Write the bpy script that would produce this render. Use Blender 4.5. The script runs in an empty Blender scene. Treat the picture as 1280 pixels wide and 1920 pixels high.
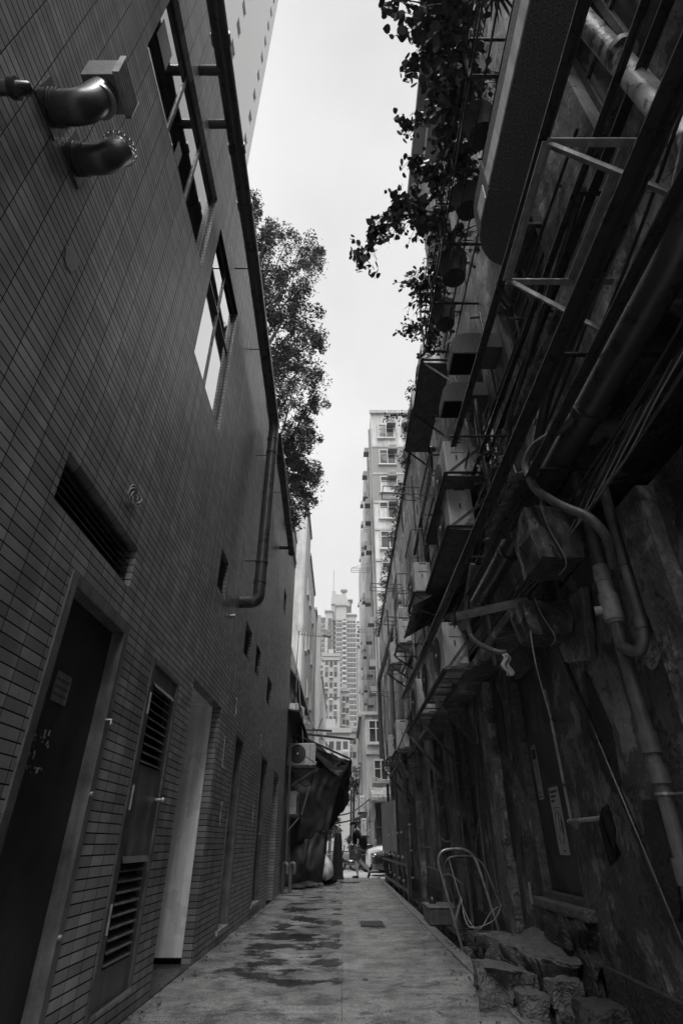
import bpy, bmesh, math, random
from mathutils import Vector, Matrix, noise
rnd = random.Random(7)
SC = bpy.context.scene
COL = SC.collection
R = math.radians

# ------------------------------------------------------------------ camera, sky, sun, exposure
PITCH = math.atan(0.621); CP, SP = math.cos(PITCH), math.sin(PITCH); CAMH = 1.05
cam_d = bpy.data.cameras.new("camera"); cam = bpy.data.objects.new("camera", cam_d); COL.objects.link(cam)
cam.location = (0, 0, CAMH); cam.rotation_euler = (R(90) + PITCH, 0, 0)
cam_d.sensor_fit = 'VERTICAL'; cam_d.sensor_height = 36; cam_d.lens = 18.75; cam_d.shift_x = -3 / 1920
cam_d.clip_start = .05; cam_d.clip_end = 3000
SC.camera = cam

SUN_EL, SUN_ROT = R(66), R(180)
w = bpy.data.worlds.new("World"); SC.world = w; w.use_nodes = True
nt = w.node_tree; nt.nodes.clear()
def N(nt, t, **k):
    n = nt.nodes.new(t)
    for a, b in k.items(): setattr(n, a, b)
    return n
out = N(nt, 'ShaderNodeOutputWorld'); bg = N(nt, 'ShaderNodeBackground')
sky = N(nt, 'ShaderNodeTexSky', sky_type='NISHITA', sun_disc=False, sun_elevation=SUN_EL, sun_rotation=SUN_ROT)
sky.air_density = 1.0; sky.dust_density = 3.0
bw = N(nt, 'ShaderNodeRGBToBW'); nt.links.new(sky.outputs[0], bw.inputs[0])
tc = N(nt, 'ShaderNodeTexCoord'); nz = N(nt, 'ShaderNodeTexNoise'); nz.inputs['Scale'].default_value = 2.2; nz.inputs['Detail'].default_value = 5
nt.links.new(tc.outputs['Generated'], nz.inputs['Vector'])
mr = N(nt, 'ShaderNodeMapRange'); mr.inputs['From Min'].default_value = .3; mr.inputs['From Max'].default_value = .7
mr.inputs['To Min'].default_value = 5.6; mr.inputs['To Max'].default_value = 7.6
nt.links.new(nz.outputs['Fac'], mr.inputs['Value'])
mx = N(nt, 'ShaderNodeMix', data_type='FLOAT'); mx.inputs['Factor'].default_value = .9      # the overcast layer over the clear sky
nt.links.new(bw.outputs[0], mx.inputs['A']); nt.links.new(mr.outputs[0], mx.inputs['B'])
nt.links.new(mx.outputs['Result'], bg.inputs['Color']); bg.inputs['Strength'].default_value = .05
nt.links.new(bg.outputs[0], out.inputs[0])

sd = bpy.data.lights.new("sun", 'SUN'); sd.energy = 2.9; sd.angle = R(50); sd.color = (1, .99, .98)
sun = bpy.data.objects.new("sun", sd); COL.objects.link(sun)
sdir = Vector((-math.cos(SUN_EL) * .05, -math.cos(SUN_EL), math.sin(SUN_EL)))
sun.rotation_euler = sdir.to_track_quat('Z', 'Y').to_euler(); sun.location = (-5, -10, 40)
SC.view_settings.view_transform = 'Standard'; SC.view_settings.look = 'None'
SC.view_settings.exposure = 1.42; SC.view_settings.gamma = 1
SC.render.engine = 'CYCLES'; SC.cycles.max_bounces = 8; SC.cycles.diffuse_bounces = 5; SC.cycles.glossy_bounces = 3

def ray(px, py):
    u = (px - 643) / 1000; v = (960 - py) / 1000
    return Vector((u, CP - v * SP, SP + v * CP))
def at(px, py, X=None, Y=None, Z=None):
    d = ray(px, py)
    if X is not None: t = X / d.x
    elif Y is not None: t = Y / d.y
    else: t = (Z - CAMH) / d.z
    return Vector((0, 0, CAMH)) + d * t

# ------------------------------------------------------------------ materials (the place is recorded in greys)
MATS = {}
def gmat(name, c, rough=.6, metal=0., var=.3, scale=3., bump=.12, bscale=45., streak=0., sscale=(9, 9, .5), spec=.5, patch=0., patchc=.5, world=False, detail=6, pscale=2.2, coat=0, light=0, crack=0, lthr=.56, pthr=.55, lstretch=.45):
    m = bpy.data.materials.new(name); m.use_nodes = True; nt = m.node_tree; L = nt.links.new
    p = nt.nodes['Principled BSDF']; p.inputs['Metallic'].default_value = metal
    p.inputs['Specular IOR Level'].default_value = spec; p.inputs['Coat Weight'].default_value = coat
    if world: vec = N(nt, 'ShaderNodeNewGeometry').outputs['Position']
    else: vec = N(nt, 'ShaderNodeTexCoord').outputs['Object']
    n1 = N(nt, 'ShaderNodeTexNoise'); n1.inputs['Scale'].default_value = scale; n1.inputs['Detail'].default_value = detail; n1.inputs['Roughness'].default_value = .65
    L(vec, n1.inputs['Vector'])
    a = N(nt, 'ShaderNodeMapRange'); a.inputs['From Min'].default_value = .3; a.inputs['From Max'].default_value = .7
    a.inputs['To Min'].default_value = 1 - var; a.inputs['To Max'].default_value = 1 + var
    L(n1.outputs['Fac'], a.inputs['Value'])
    val = a.outputs[0]
    def mul(x, y):
        k = N(nt, 'ShaderNodeMath', operation='MULTIPLY'); L(x, k.inputs[0])
        if isinstance(y, float) or isinstance(y, int): k.inputs[1].default_value = y
        else: L(y, k.inputs[1])
        return k.outputs[0]
    val = mul(val, float(c))
    if streak:
        mp = N(nt, 'ShaderNodeMapping'); mp.inputs['Scale'].default_value = sscale; L(vec, mp.inputs['Vector'])
        n2 = N(nt, 'ShaderNodeTexNoise'); n2.inputs['Scale'].default_value = 1; n2.inputs['Detail'].default_value = 7; n2.inputs['Roughness'].default_value = .7; L(mp.outputs[0], n2.inputs['Vector'])
        b = N(nt, 'ShaderNodeMapRange'); b.inputs['From Min'].default_value = .42; b.inputs['From Max'].default_value = .62
        b.inputs['To Min'].default_value = 1 - streak; b.inputs['To Max'].default_value = 1 + streak * .6; L(n2.outputs['Fac'], b.inputs['Value'])
        val = mul(val, b.outputs[0])
    if patch:
        n3 = N(nt, 'ShaderNodeTexNoise'); n3.inputs['Scale'].default_value = pscale; n3.inputs['Detail'].default_value = 9; n3.inputs['Roughness'].default_value = .62; L(vec, n3.inputs['Vector'])
        b = N(nt, 'ShaderNodeMapRange'); b.inputs['From Min'].default_value = pthr; b.inputs['From Max'].default_value = pthr+.03
        b.inputs['To Min'].default_value = 1; b.inputs['To Max'].default_value = patchc; L(n3.outputs['Fac'], b.inputs['Value'])
        val = mul(val, b.outputs[0])
    if crack:
        n5 = N(nt, 'ShaderNodeTexNoise'); n5.inputs['Scale'].default_value = 1.3; n5.inputs['Detail'].default_value = 12; n5.inputs['Roughness'].default_value = .6; L(vec, n5.inputs['Vector'])
        c5 = N(nt, 'ShaderNodeMath', operation='COMPARE'); c5.inputs[1].default_value = .5; c5.inputs[2].default_value = .0035; L(n5.outputs['Fac'], c5.inputs[0])
        d5 = N(nt, 'ShaderNodeMapRange'); d5.inputs['To Min'].default_value = 1; d5.inputs['To Max'].default_value = .2; L(c5.outputs[0], d5.inputs['Value']); val = mul(val, d5.outputs[0])
    if light:          # paler scars where the render has flaked away
        n4 = N(nt, 'ShaderNodeTexNoise'); n4.inputs['Scale'].default_value = pscale*1.7; n4.inputs['Detail'].default_value = 10; n4.inputs['Roughness'].default_value = .72; n4.inputs['Distortion'].default_value = .4
        mp4 = N(nt, 'ShaderNodeMapping'); mp4.inputs['Scale'].default_value = (1, 1, lstretch); mp4.inputs['Location'].default_value = (3, 7, 1); L(vec, mp4.inputs['Vector']); L(mp4.outputs[0], n4.inputs['Vector'])
        b4 = N(nt, 'ShaderNodeMapRange'); b4.inputs['From Min'].default_value = lthr; b4.inputs['From Max'].default_value = lthr+.035
        b4.inputs['To Min'].default_value = 1; b4.inputs['To Max'].default_value = light; L(n4.outputs['Fac'], b4.inputs['Value'])
        val = mul(val, b4.outputs[0])
    L(val, p.inputs['Base Color'])
    r = N(nt, 'ShaderNodeMapRange'); r.inputs['From Min'].default_value = .3; r.inputs['From Max'].default_value = .7
    r.inputs['To Min'].default_value = max(.02, rough - .12); r.inputs['To Max'].default_value = min(1, rough + .12); L(n1.outputs['Fac'], r.inputs['Value']); L(r.outputs[0], p.inputs['Roughness'])
    if bump:
        nb = N(nt, 'ShaderNodeTexNoise'); nb.inputs['Scale'].default_value = bscale; nb.inputs['Detail'].default_value = 5; L(vec, nb.inputs['Vector'])
        bp = N(nt, 'ShaderNodeBump'); bp.inputs['Strength'].default_value = min(1, bump * 3); bp.inputs['Distance'].default_value = .01 * max(1, bump * 3)
        h = nb.outputs['Fac']
        if patch:
            ad = N(nt, 'ShaderNodeMath', operation='ADD'); L(h, ad.inputs[0]); L(b.outputs[0], ad.inputs[1]); h = ad.outputs[0]
        L(h, bp.inputs['Height']); L(bp.outputs[0], p.inputs['Normal'])
    MATS[name] = m
    return m
g = gmat
g('steel_dark', .07, .4, .3, .4, 9, .08); g('steel_black', .03, .32, 0, .4, 9, .08, coat=.25); g('steel_grey', .2, .45, .3, .35, 9, .08)
g('galvanised', .34, .4, .6, .35, 14, .06); g('paint_dark', .035, .38, 0, .3, 4, .05); g('door_dark', .014, .42, 0, .4, 5, .06, streak=.3)
g('frame_grey', .11, .45, 0, .45, 6, .08, streak=.4); g('louvre_grey', .1, .42, .2, .45, 6, .06, streak=.3)
g('pvc_white', .32, .4, 0, .3, 12, .04, patch=1, patchc=.6); g('pvc_grey', .12, .42, 0, .35, 8, .05, streak=.3); g('pipe_peel', .42, .4, 0, .2, 6, .1, patch=1, patchc=.18, pscale=9)
g('pipe_dark', .05, .32, .1, .3, 6, .04, coat=.2); g('rust', .11, .65, .2, .7, 14, .3)
g('ac_white', .55, .42, 0, .16, 5, .03, streak=.22); g('ac_shade', .06, .5, 0, .2, 8, .03)
g('white_panel', .85, .5, 0, .2, 1.5, .06, streak=.2, patch=1, patchc=.8, pscale=3); g('plaster_light', .5, .75, 0, .18, 1.1, .08, streak=.3, sscale=(1.5, 1.5, .12), world=True, bscale=12, detail=9)
g('plaster_mid', .38, .75, 0, .15, .8, .08, streak=.25, sscale=(1.5, 1.5, .12), world=True, bscale=12); g('plaster_band', .24, .75, 0, .12, .8, .06, world=True)
g('far_wall', .28, .8, 0, .1, .05, 0, world=True); g('far_wall_grey', .24, .8, 0, .08, .05, 0, world=True); g('far_window', .05, .3, 0, .5, .4, 0, world=True); g('far_balcony', .34, .8, 0, .2, .2, 0, world=True)
g('window_dark', .05, .12, 0, .5, 1.2, 0, spec=.8, world=True); g('curtain', .55, .7, 0, .2, 3, .05, streak=.25, sscale=(14, 14, .4)); g('win_frame', .5, .5, 0, .15, 6, .03)
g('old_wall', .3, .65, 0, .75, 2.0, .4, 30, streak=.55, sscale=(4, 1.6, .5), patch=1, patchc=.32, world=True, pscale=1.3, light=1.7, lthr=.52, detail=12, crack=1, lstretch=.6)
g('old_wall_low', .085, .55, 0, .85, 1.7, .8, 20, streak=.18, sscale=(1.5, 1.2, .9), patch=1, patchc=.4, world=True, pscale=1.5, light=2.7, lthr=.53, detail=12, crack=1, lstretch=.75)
g('old_plaster_pale', .15, .6, 0, .8, 2, .8, 22, streak=.2, sscale=(1.5, 1.5, .9), patch=1, patchc=.35, world=True, pscale=2, light=2, lthr=.53, detail=12, crack=1, lstretch=.8)
g('board', .05, .5, 0, .7, 2.5, .15, 60, streak=.2, sscale=(5, 5, .6), patch=1, patchc=.5, pscale=2, light=1.8, detail=10); g('speckle', .13, .8, 0, .75, 75, .5, 90, detail=2)
g('stone', .11, .7, 0, .6, 14, 1.0, 60, detail=12); g('stone_dark', .04, .8, 0, .5, 7, .9, 30)
g('kerb', .16, .6, 0, .4, 4, .35, 60, world=True); g('gutter_wet', .03, .25, 0, .5, 4, .2, 30, world=True)
g('tarp', .03, .6, 0, .4, 1.3, .12, 18, spec=.3, streak=.3, sscale=(3,3,.6)); g('tarp_black', .01, .85, 0, .4, 2, .1, 25, spec=.15); g('cloth_black', .008, .95, 0, .3, 8, .2, spec=.1); g('cloth_dark', .03, .85, 0, .3, 12, .2); g('cloth_grey', .09, .85, 0, .25, 12, .2)
g('skin', .38, .5, 0, .1, 20, .03); g('hair', .012, .6, 0, .3, 60, .3); g('rubber', .012, .7, 0, .3, 20, .1); g('chrome', .6, .15, 1, .1, 5, 0)
g('car_white', .75, .25, 0, .03, 2, 0, coat=1); g('car_black', .02, .2, 0, .1, 2, 0, coat=1); g('car_glass', .02, .05, 0, .1, 2, 0, spec=1)
g('bark', .06, .85, 0, .5, 14, .5); g('leaf', .085, .55, 0, .6, 2.2, .0); g('leaf_vine', .065, .5, 0, .6, 5, 0); g('leaf_pale', .12, .6, 0, .5, 4, 0)
g('paper', .35, .7, 0, .15, 12, .03); g('ink', .025, .6, 0, .2, 9, 0); g('plastic_bag', .5, .3, 0, .35, 7, .25, 12); g('road_paint', .7, .6, 0, .2, 3, .1, world=True)
g('asphalt', .6, .5, 0, .25, 1.5, .3, 90, world=True); g('earth', .12, .9, 0, .3, .5, .2, world=True); g('pot', .035, .7, 0, .4, 9, .2); g('awning', .33, .65, 0, .2, 3, .1, streak=.3, sscale=(6, 6, 1))
g('tower_tile', .4, .5, 0, .08, .3, .0, world=True); g('roof_dark', .1, .8, 0, .3, 2, .2, world=True); g('sign_board', .4, .55, 0, .35, 2.5, .06, streak=.3)
g('cable', .035, .45, 0, .3, 9, .04); g('cable_pale', .25, .5, 0, .3, 9, .04); g('foil', .06, .38, .2, .6, 7, .5, 14); g('vent_dark', .045, .45, 0, .35, 8, .08)

def glass_reflective(name, c):
    m = bpy.data.materials.new(name); m.use_nodes = True; p = m.node_tree.nodes['Principled BSDF']
    p.inputs['Base Color'].default_value = (c, c, c, 1); p.inputs['Metallic'].default_value = 1; p.inputs['Roughness'].default_value = .03
    nt = m.node_tree; t = N(nt, 'ShaderNodeTexCoord'); n = N(nt, 'ShaderNodeTexNoise'); n.inputs['Scale'].default_value = 1.1; nt.links.new(t.outputs['Object'], n.inputs['Vector'])
    b = N(nt, 'ShaderNodeBump'); b.inputs['Strength'].default_value = .06; b.inputs['Distance'].default_value = .05; nt.links.new(n.outputs['Fac'], b.inputs['Height']); nt.links.new(b.outputs[0], p.inputs['Normal'])
    MATS[name] = m
glass_reflective('coated_glass', .6); glass_reflective('tinted_glass', .13)

def tile_mat():
    m = bpy.data.materials.new('wall_tiles'); m.use_nodes = True; nt = m.node_tree; L = nt.links.new; p = nt.nodes['Principled BSDF']
    geo = N(nt, 'ShaderNodeNewGeometry'); sp = N(nt, 'ShaderNodeSeparateXYZ'); L(geo.outputs['Position'], sp.inputs[0])
    ad = N(nt, 'ShaderNodeMath', operation='ADD'); L(sp.outputs['X'], ad.inputs[0]); L(sp.outputs['Y'], ad.inputs[1])
    cb = N(nt, 'ShaderNodeCombineXYZ'); L(ad.outputs[0], cb.inputs['X']); L(sp.outputs['Z'], cb.inputs['Y'])
    br = N(nt, 'ShaderNodeTexBrick'); br.offset = 0; br.squash = 1
    br.inputs['Scale'].default_value = 1; br.inputs['Brick Width'].default_value = .195; br.inputs['Row Height'].default_value = .058
    br.inputs['Mortar Size'].default_value = .0; br.inputs['Mortar Smooth'].default_value = .1; br.inputs['Bias'].default_value = 0
    br.inputs['Color1'].default_value = (.135, .135, .135, 1); br.inputs['Color2'].default_value = (.265, .265, .265, 1); br.inputs['Mortar'].default_value = (.006, .006, .006, 1)
    L(cb.outputs[0], br.inputs['Vector'])
    def joint(src, pitch, wid):
        d = N(nt, 'ShaderNodeMath', operation='DIVIDE'); d.inputs[1].default_value = pitch; L(src, d.inputs[0])
        f = N(nt, 'ShaderNodeMath', operation='FRACT'); L(d.outputs[0], f.inputs[0])
        c = N(nt, 'ShaderNodeMath', operation='PINGPONG'); c.inputs[1].default_value = .5; L(f.outputs[0], c.inputs[0])
        r0 = N(nt, 'ShaderNodeMapRange'); r0.inputs['From Min'].default_value = wid/pitch*.38; r0.inputs['From Max'].default_value = wid/pitch*.62; r0.inputs['To Min'].default_value = 1; r0.inputs['To Max'].default_value = 0; L(c.outputs[0], r0.inputs['Value']); return r0.outputs[0]
    jm = N(nt, 'ShaderNodeMath', operation='MAXIMUM'); L(joint(sp.outputs['Z'], .058, .0075), jm.inputs[0]); L(joint(ad.outputs[0], .195, .0052), jm.inputs[1]); JF = jm.outputs[0]
    n1 = N(nt, 'ShaderNodeTexNoise'); n1.inputs['Scale'].default_value = .7; n1.inputs['Detail'].default_value = 6; L(geo.outputs['Position'], n1.inputs['Vector'])
    mp = N(nt, 'ShaderNodeMapping'); mp.inputs['Scale'].default_value = (2, 7, .35); L(geo.outputs['Position'], mp.inputs['Vector'])
    n2 = N(nt, 'ShaderNodeTexNoise'); n2.inputs['Scale'].default_value = 1; n2.inputs['Detail'].default_value = 6; L(mp.outputs[0], n2.inputs['Vector'])
    s = N(nt, 'ShaderNodeMath', operation='ADD'); L(n1.outputs['Fac'], s.inputs[0]); L(n2.outputs['Fac'], s.inputs[1])
    a = N(nt, 'ShaderNodeMapRange'); a.inputs['From Min'].default_value = .7; a.inputs['From Max'].default_value = 1.3; a.inputs['To Min'].default_value = .5; a.inputs['To Max'].default_value = 1.4; L(s.outputs[0], a.inputs['Value'])
    mu = N(nt, 'ShaderNodeMix', data_type='RGBA', blend_type='MULTIPLY'); mu.inputs['Factor'].default_value = 1; L(br.outputs['Color'], mu.inputs['A']); L(a.outputs[0], mu.inputs['B'])
    mj = N(nt, 'ShaderNodeMix', data_type='RGBA'); L(JF, mj.inputs['Factor']); L(mu.outputs['Result'], mj.inputs['A']); mj.inputs['B'].default_value = (.014, .014, .014, 1); L(mj.outputs['Result'], p.inputs['Base Color'])
    r = N(nt, 'ShaderNodeMapRange'); r.inputs['To Min'].default_value = .32; r.inputs['To Max'].default_value = .5; L(n1.outputs['Fac'], r.inputs['Value'])
    rr = N(nt, 'ShaderNodeMix', data_type='FLOAT'); L(JF, rr.inputs['Factor']); L(r.outputs[0], rr.inputs['A']); rr.inputs['B'].default_value = 1; L(rr.outputs['Result'], p.inputs['Roughness'])
    ss = N(nt, 'ShaderNodeMapRange'); ss.inputs['To Min'].default_value = .65; ss.inputs['To Max'].default_value = 0; L(JF, ss.inputs['Value']); L(ss.outputs[0], p.inputs['Specular IOR Level'])
    # fine horizontal ribs pressed into each tile plus the recessed joints
    mp2 = N(nt, 'ShaderNodeMapping'); mp2.inputs['Scale'].default_value = (10, 10, 380); L(geo.outputs['Position'], mp2.inputs['Vector'])
    n3 = N(nt, 'ShaderNodeTexNoise'); n3.inputs['Scale'].default_value = 1; n3.inputs['Detail'].default_value = 2; L(mp2.outputs[0], n3.inputs['Vector'])
    inv = N(nt, 'ShaderNodeMath', operation='MULTIPLY_ADD'); inv.inputs[1].default_value = -1.0; inv.inputs[2].default_value = 1; L(JF, inv.inputs[0])
    k = N(nt, 'ShaderNodeMath', operation='MULTIPLY_ADD'); k.inputs[1].default_value = .16; L(n3.outputs['Fac'], k.inputs[0]); L(inv.outputs[0], k.inputs[2])
    bp = N(nt, 'ShaderNodeBump'); bp.inputs['Strength'].default_value = .8; bp.inputs['Distance'].default_value = .004; L(k.outputs[0], bp.inputs['Height']); L(bp.outputs[0], p.inputs['Normal'])
    MATS['wall_tiles'] = m
tile_mat()

def paving_mat():
    m = bpy.data.materials.new('alley_concrete'); m.use_nodes = True; nt = m.node_tree; L = nt.links.new; p = nt.nodes['Principled BSDF']
    geo = N(nt, 'ShaderNodeNewGeometry'); P = geo.outputs['Position']
    def noise_(sc, det, ro=.6, mapping=None):
        n = N(nt, 'ShaderNodeTexNoise'); n.inputs['Scale'].default_value = sc; n.inputs['Detail'].default_value = det; n.inputs['Roughness'].default_value = ro
        if mapping:
            mp = N(nt, 'ShaderNodeMapping'); mp.inputs['Scale'].default_value = mapping; L(P, mp.inputs['Vector']); L(mp.outputs[0], n.inputs['Vector'])
        else: L(P, n.inputs['Vector'])
        return n.outputs['Fac']
    def rng(x, a, b, c, d):
        r = N(nt, 'ShaderNodeMapRange'); r.inputs['From Min'].default_value = a; r.inputs['From Max'].default_value = b; r.inputs['To Min'].default_value = c; r.inputs['To Max'].default_value = d; L(x, r.inputs['Value']); return r.outputs[0]
    def mth(op, x, y):
        k = N(nt, 'ShaderNodeMath', operation=op)
        for i, q in enumerate((x, y)):
            if isinstance(q, (int, float)): k.inputs[i].default_value = q
            else: L(q, k.inputs[i])
        return k.outputs[0]
    grain = rng(noise_(75, 3, .9), .38, .62, .25, 2.0)
    blot = mth('MULTIPLY', rng(noise_(.9, 9), .3, .7, .6, 1.35), rng(noise_(3.5, 9, .75), .38, .54, .42, 1.1))
    brush = rng(noise_(1, 4, .6, (1.2, 22, 1)), .3, .7, .8, 1.2)
    sp = N(nt, 'ShaderNodeSeparateXYZ'); L(P, sp.inputs[0])
    # standing damp along the left half of the lane
    wetn = noise_(1, 9, .7, (1.3, 1.5, 1))
    mask = mth('MULTIPLY', rng(sp.outputs['X'], -1.3, -.9, 0, 1), rng(sp.outputs['X'], -.05, .04, 1, 0))
    mask = mth('MULTIPLY', mask, rng(sp.outputs['Y'], 5.6, 6.6, 0, 1)); mask = mth('MULTIPLY', mask, rng(sp.outputs['Y'], 11, 15, 1, .55))
    wet = rng(mth('ADD', wetn, mth('MULTIPLY', mask, .14)), .61, .66, 0, 1)
    col = mth('MULTIPLY', mth('MULTIPLY', mth('MULTIPLY', .21, grain), blot), brush)
    ck = N(nt, 'ShaderNodeMath', operation='COMPARE'); ck.inputs[1].default_value = .5; ck.inputs[2].default_value = .0028; L(noise_(.8, 12, .6), ck.inputs[0])
    col = mth('MULTIPLY', col, rng(ck.outputs[0], 0, 1, 1, .3))
    edge = rng(noise_(2.2, 6, .7), .4, .62, .5, 1.0); near = rng(sp.outputs['X'], .75, 1.3, 0, 1); near2 = rng(sp.outputs['X'], -1.55, -1.2, 1, 0)
    dirt = N(nt, 'ShaderNodeMix', data_type='FLOAT'); L(mth('MAXIMUM', near, near2), dirt.inputs['Factor']); dirt.inputs['A'].default_value = 1; L(edge, dirt.inputs['B'])
    col = mth('MULTIPLY', col, dirt.outputs['Result'])
    col = mth('MULTIPLY', col, rng(wet, 0, 1, 1, .25))
    L(col, p.inputs['Base Color'])
    ro = rng(noise_(2.5, 8), .35, .65, .14, .55); mr = N(nt, 'ShaderNodeMix', data_type='FLOAT'); L(wet, mr.inputs['Factor']); L(ro, mr.inputs['A']); mr.inputs['B'].default_value = .06; L(mr.outputs['Result'], p.inputs['Roughness'])
    bp = N(nt, 'ShaderNodeBump'); bp.inputs['Distance'].default_value = .012; L(rng(wet, 0, 1, .85, .12), bp.inputs['Strength'])
    L(mth('ADD', mth('ADD', noise_(60, 3), mth('MULTIPLY', noise_(6, 5), 1.2)), mth('MULTIPLY', noise_(1, 4, .6, (1.2, 22, 1)), .5)), bp.inputs['Height']); L(bp.outputs[0], p.inputs['Normal'])
    MATS['alley_concrete'] = m
paving_mat()

# ------------------------------------------------------------------ mesh helpers
ORIG = {}
def V(*a): return Vector(a)
class MB:
    def __init__(s): s.v = []; s.f = []; s.sm = []
    def add(s, vs, fs, smooth=False):
        o = len(s.v); s.v += [Vector(p) for p in vs]
        for f in fs: s.f.append([i + o for i in f]); s.sm.append(smooth)
        return s
    def box(s, x0, x1, y0, y1, z0, z1):
        v = [(x0,y0,z0),(x1,y0,z0),(x1,y1,z0),(x0,y1,z0),(x0,y0,z1),(x1,y0,z1),(x1,y1,z1),(x0,y1,z1)]
        return s.add(v, [(0,3,2,1),(4,5,6,7),(0,1,5,4),(1,2,6,5),(2,3,7,6),(3,0,4,7)])
    def bar(s, p0, p1, w, h, up=(0,0,1)):
        p0, p1 = Vector(p0), Vector(p1); d = (p1 - p0).normalized(); up = Vector(up)
        if abs(d.dot(up)) > .97: up = Vector((1,0,0))
        a = d.cross(up).normalized() * w / 2; b = a.cross(d).normalized() * h / 2
        v = [p0-a-b, p0+a-b, p0+a+b, p0-a+b, p1-a-b, p1+a-b, p1+a+b, p1-a+b]
        return s.add(v, [(0,3,2,1),(4,5,6,7),(0,1,5,4),(1,2,6,5),(2,3,7,6),(3,0,4,7)])
    def angle(s, p0, p1, w, t=.006, flip=1):          # an L section
        s.bar(p0, p1, w, t); p0 = Vector(p0); p1 = Vector(p1); d = (p1-p0).normalized(); up = Vector((0,0,1))
        if abs(d.z) > .97: up = Vector((1,0,0))
        a = d.cross(up).normalized(); b = a.cross(d).normalized()
        o = a * flip * (w/2 - t/2) - b * (w/2)
        return s.bar(p0+o, p1+o, t, w)
    def tube(s, pts, r, n=10, caps=True):
        pts = [Vector(p) for p in pts]; m = len(pts); rs = r if isinstance(r, (list, tuple)) else [r]*m
        t0 = (pts[1]-pts[0]).normalized(); u = t0.orthogonal().normalized(); vs = []
        for i in range(m):
            t = (pts[min(i+1,m-1)] - pts[max(i-1,0)]).normalized()
            u = (u - t*u.dot(t)).normalized(); b = t.cross(u)
            for k in range(n):
                a = 2*math.pi*k/n; vs.append(pts[i] + (u*math.cos(a) + b*math.sin(a))*rs[i])
        fs = [(i*n+k, i*n+(k+1)%n, (i+1)*n+(k+1)%n, (i+1)*n+k) for i in range(m-1) for k in range(n)]
        s.add(vs, fs, True)
        if caps: s.add(vs[:n], [tuple(range(n))[::-1]]); s.add(vs[-n:], [tuple(range(n))])
        return s
    def prism(s, poly, vec):
        n = len(poly); vec = Vector(vec); v = [Vector(p) for p in poly]; v += [p+vec for p in v]
        return s.add(v, [tuple(range(n))[::-1], tuple(range(n, 2*n))] + [(i, (i+1)%n, n+(i+1)%n, n+i) for i in range(n)])
    def grid(s, fn, nu, nv, smooth=True, thick=0):
        vs = [fn(i/nu, j/nv) for i in range(nu+1) for j in range(nv+1)]
        fs = [(i*(nv+1)+j, (i+1)*(nv+1)+j, (i+1)*(nv+1)+j+1, i*(nv+1)+j+1) for i in range(nu) for j in range(nv)]
        return s.add(vs, fs, smooth)
    def sphere(s, c, r, n=12, m=8, sc=(1,1,1)):
        c = Vector(c); vs = []
        for j in range(m+1):
            ph = math.pi*j/m
            for i in range(n):
                th = 2*math.pi*i/n; vs.append(c + Vector((math.sin(ph)*math.cos(th)*sc[0], math.sin(ph)*math.sin(th)*sc[1], math.cos(ph)*sc[2]))*r)
        return s.add(vs, [(j*n+i, (j+1)*n+i, (j+1)*n+(i+1)%n, j*n+(i+1)%n) for j in range(m) for i in range(n)], True)
    def build(s, name, mat, parent=None, label=None, cat=None, group=None, kind=None, bevel=0, solid=0, origin=None, weld=False):
        if parent is not None: o = ORIG[parent.name]
        elif origin is not None: o = Vector(origin)
        elif kind: o = Vector((0,0,0))
        else:
            xs = [p.x for p in s.v]; ys = [p.y for p in s.v]; zs = [p.z for p in s.v]
            o = Vector(((min(xs)+max(xs))/2, (min(ys)+max(ys))/2, min(zs)))
        me = bpy.data.meshes.new(name); me.from_pydata([tuple(p-o) for p in s.v], [], s.f)
        me.polygons.foreach_set('use_smooth', s.sm); me.materials.append(MATS[mat]); me.validate(); me.update()
        if weld:
            bm = bmesh.new(); bm.from_mesh(me); bmesh.ops.remove_doubles(bm, verts=bm.verts, dist=.0005); bm.to_mesh(me); bm.free()
        ob = bpy.data.objects.new(name, me); COL.objects.link(ob); ORIG[ob.name] = o
        if parent is not None: ob.parent = parent
        else: ob.location = o
        if bevel:
            md = ob.modifiers.new('bevel', 'BEVEL'); md.width = bevel; md.segments = 2; md.limit_method = 'ANGLE'
        if solid:
            md = ob.modifiers.new('solidify', 'SOLIDIFY'); md.thickness = solid
        tag(ob, label, cat, group, kind)
        return ob
def tag(o, label=None, cat=None, group=None, kind=None):
    if label: o['label'] = label
    if cat: o['category'] = cat
    if group: o['group'] = group
    if kind: o['kind'] = kind
def thing(name, label, cat, loc, group=None):
    o = bpy.data.objects.new(name, None); COL.objects.link(o); o.location = loc; o.empty_display_size = .2
    ORIG[o.name] = Vector(loc); tag(o, label, cat, group); return o
KIDS = {}
def kids(o): return [c for c in bpy.data.objects if c.parent == o]
def copy_tree(o, parent=None):
    c = o.copy(); COL.objects.link(c)
    if parent is not None: c.parent = parent
    for ch in kids(o): copy_tree(ch, c)
    return c
def place(o, loc, rz=0, label=None, group=None, sc=None):
    o.location = loc; o.rotation_euler = (0, 0, rz)
    if label: o['label'] = label
    if group: o['group'] = group
    if sc: o.scale = sc
    return o
def each(name, mat, parent, fns, **k):
    for f in fns:
        b = MB(); f(b); b.build(name, mat, parent, **k)
def fillet(pts, r, n=6):
    pts = [Vector(p) for p in pts]; out = [pts[0]]
    for i in range(1, len(pts)-1):
        a, b, c = pts[i-1], pts[i], pts[i+1]; d1 = (a-b); d2 = (c-b); k = min(r, d1.length*.49, d2.length*.49)
        p, q = b + d1.normalized()*k, b + d2.normalized()*k
        for j in range(n+1):
            t = j/n; out.append(p*(1-t)**2 + b*2*t*(1-t) + q*t*t)
    out.append(pts[-1]); return out
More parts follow.
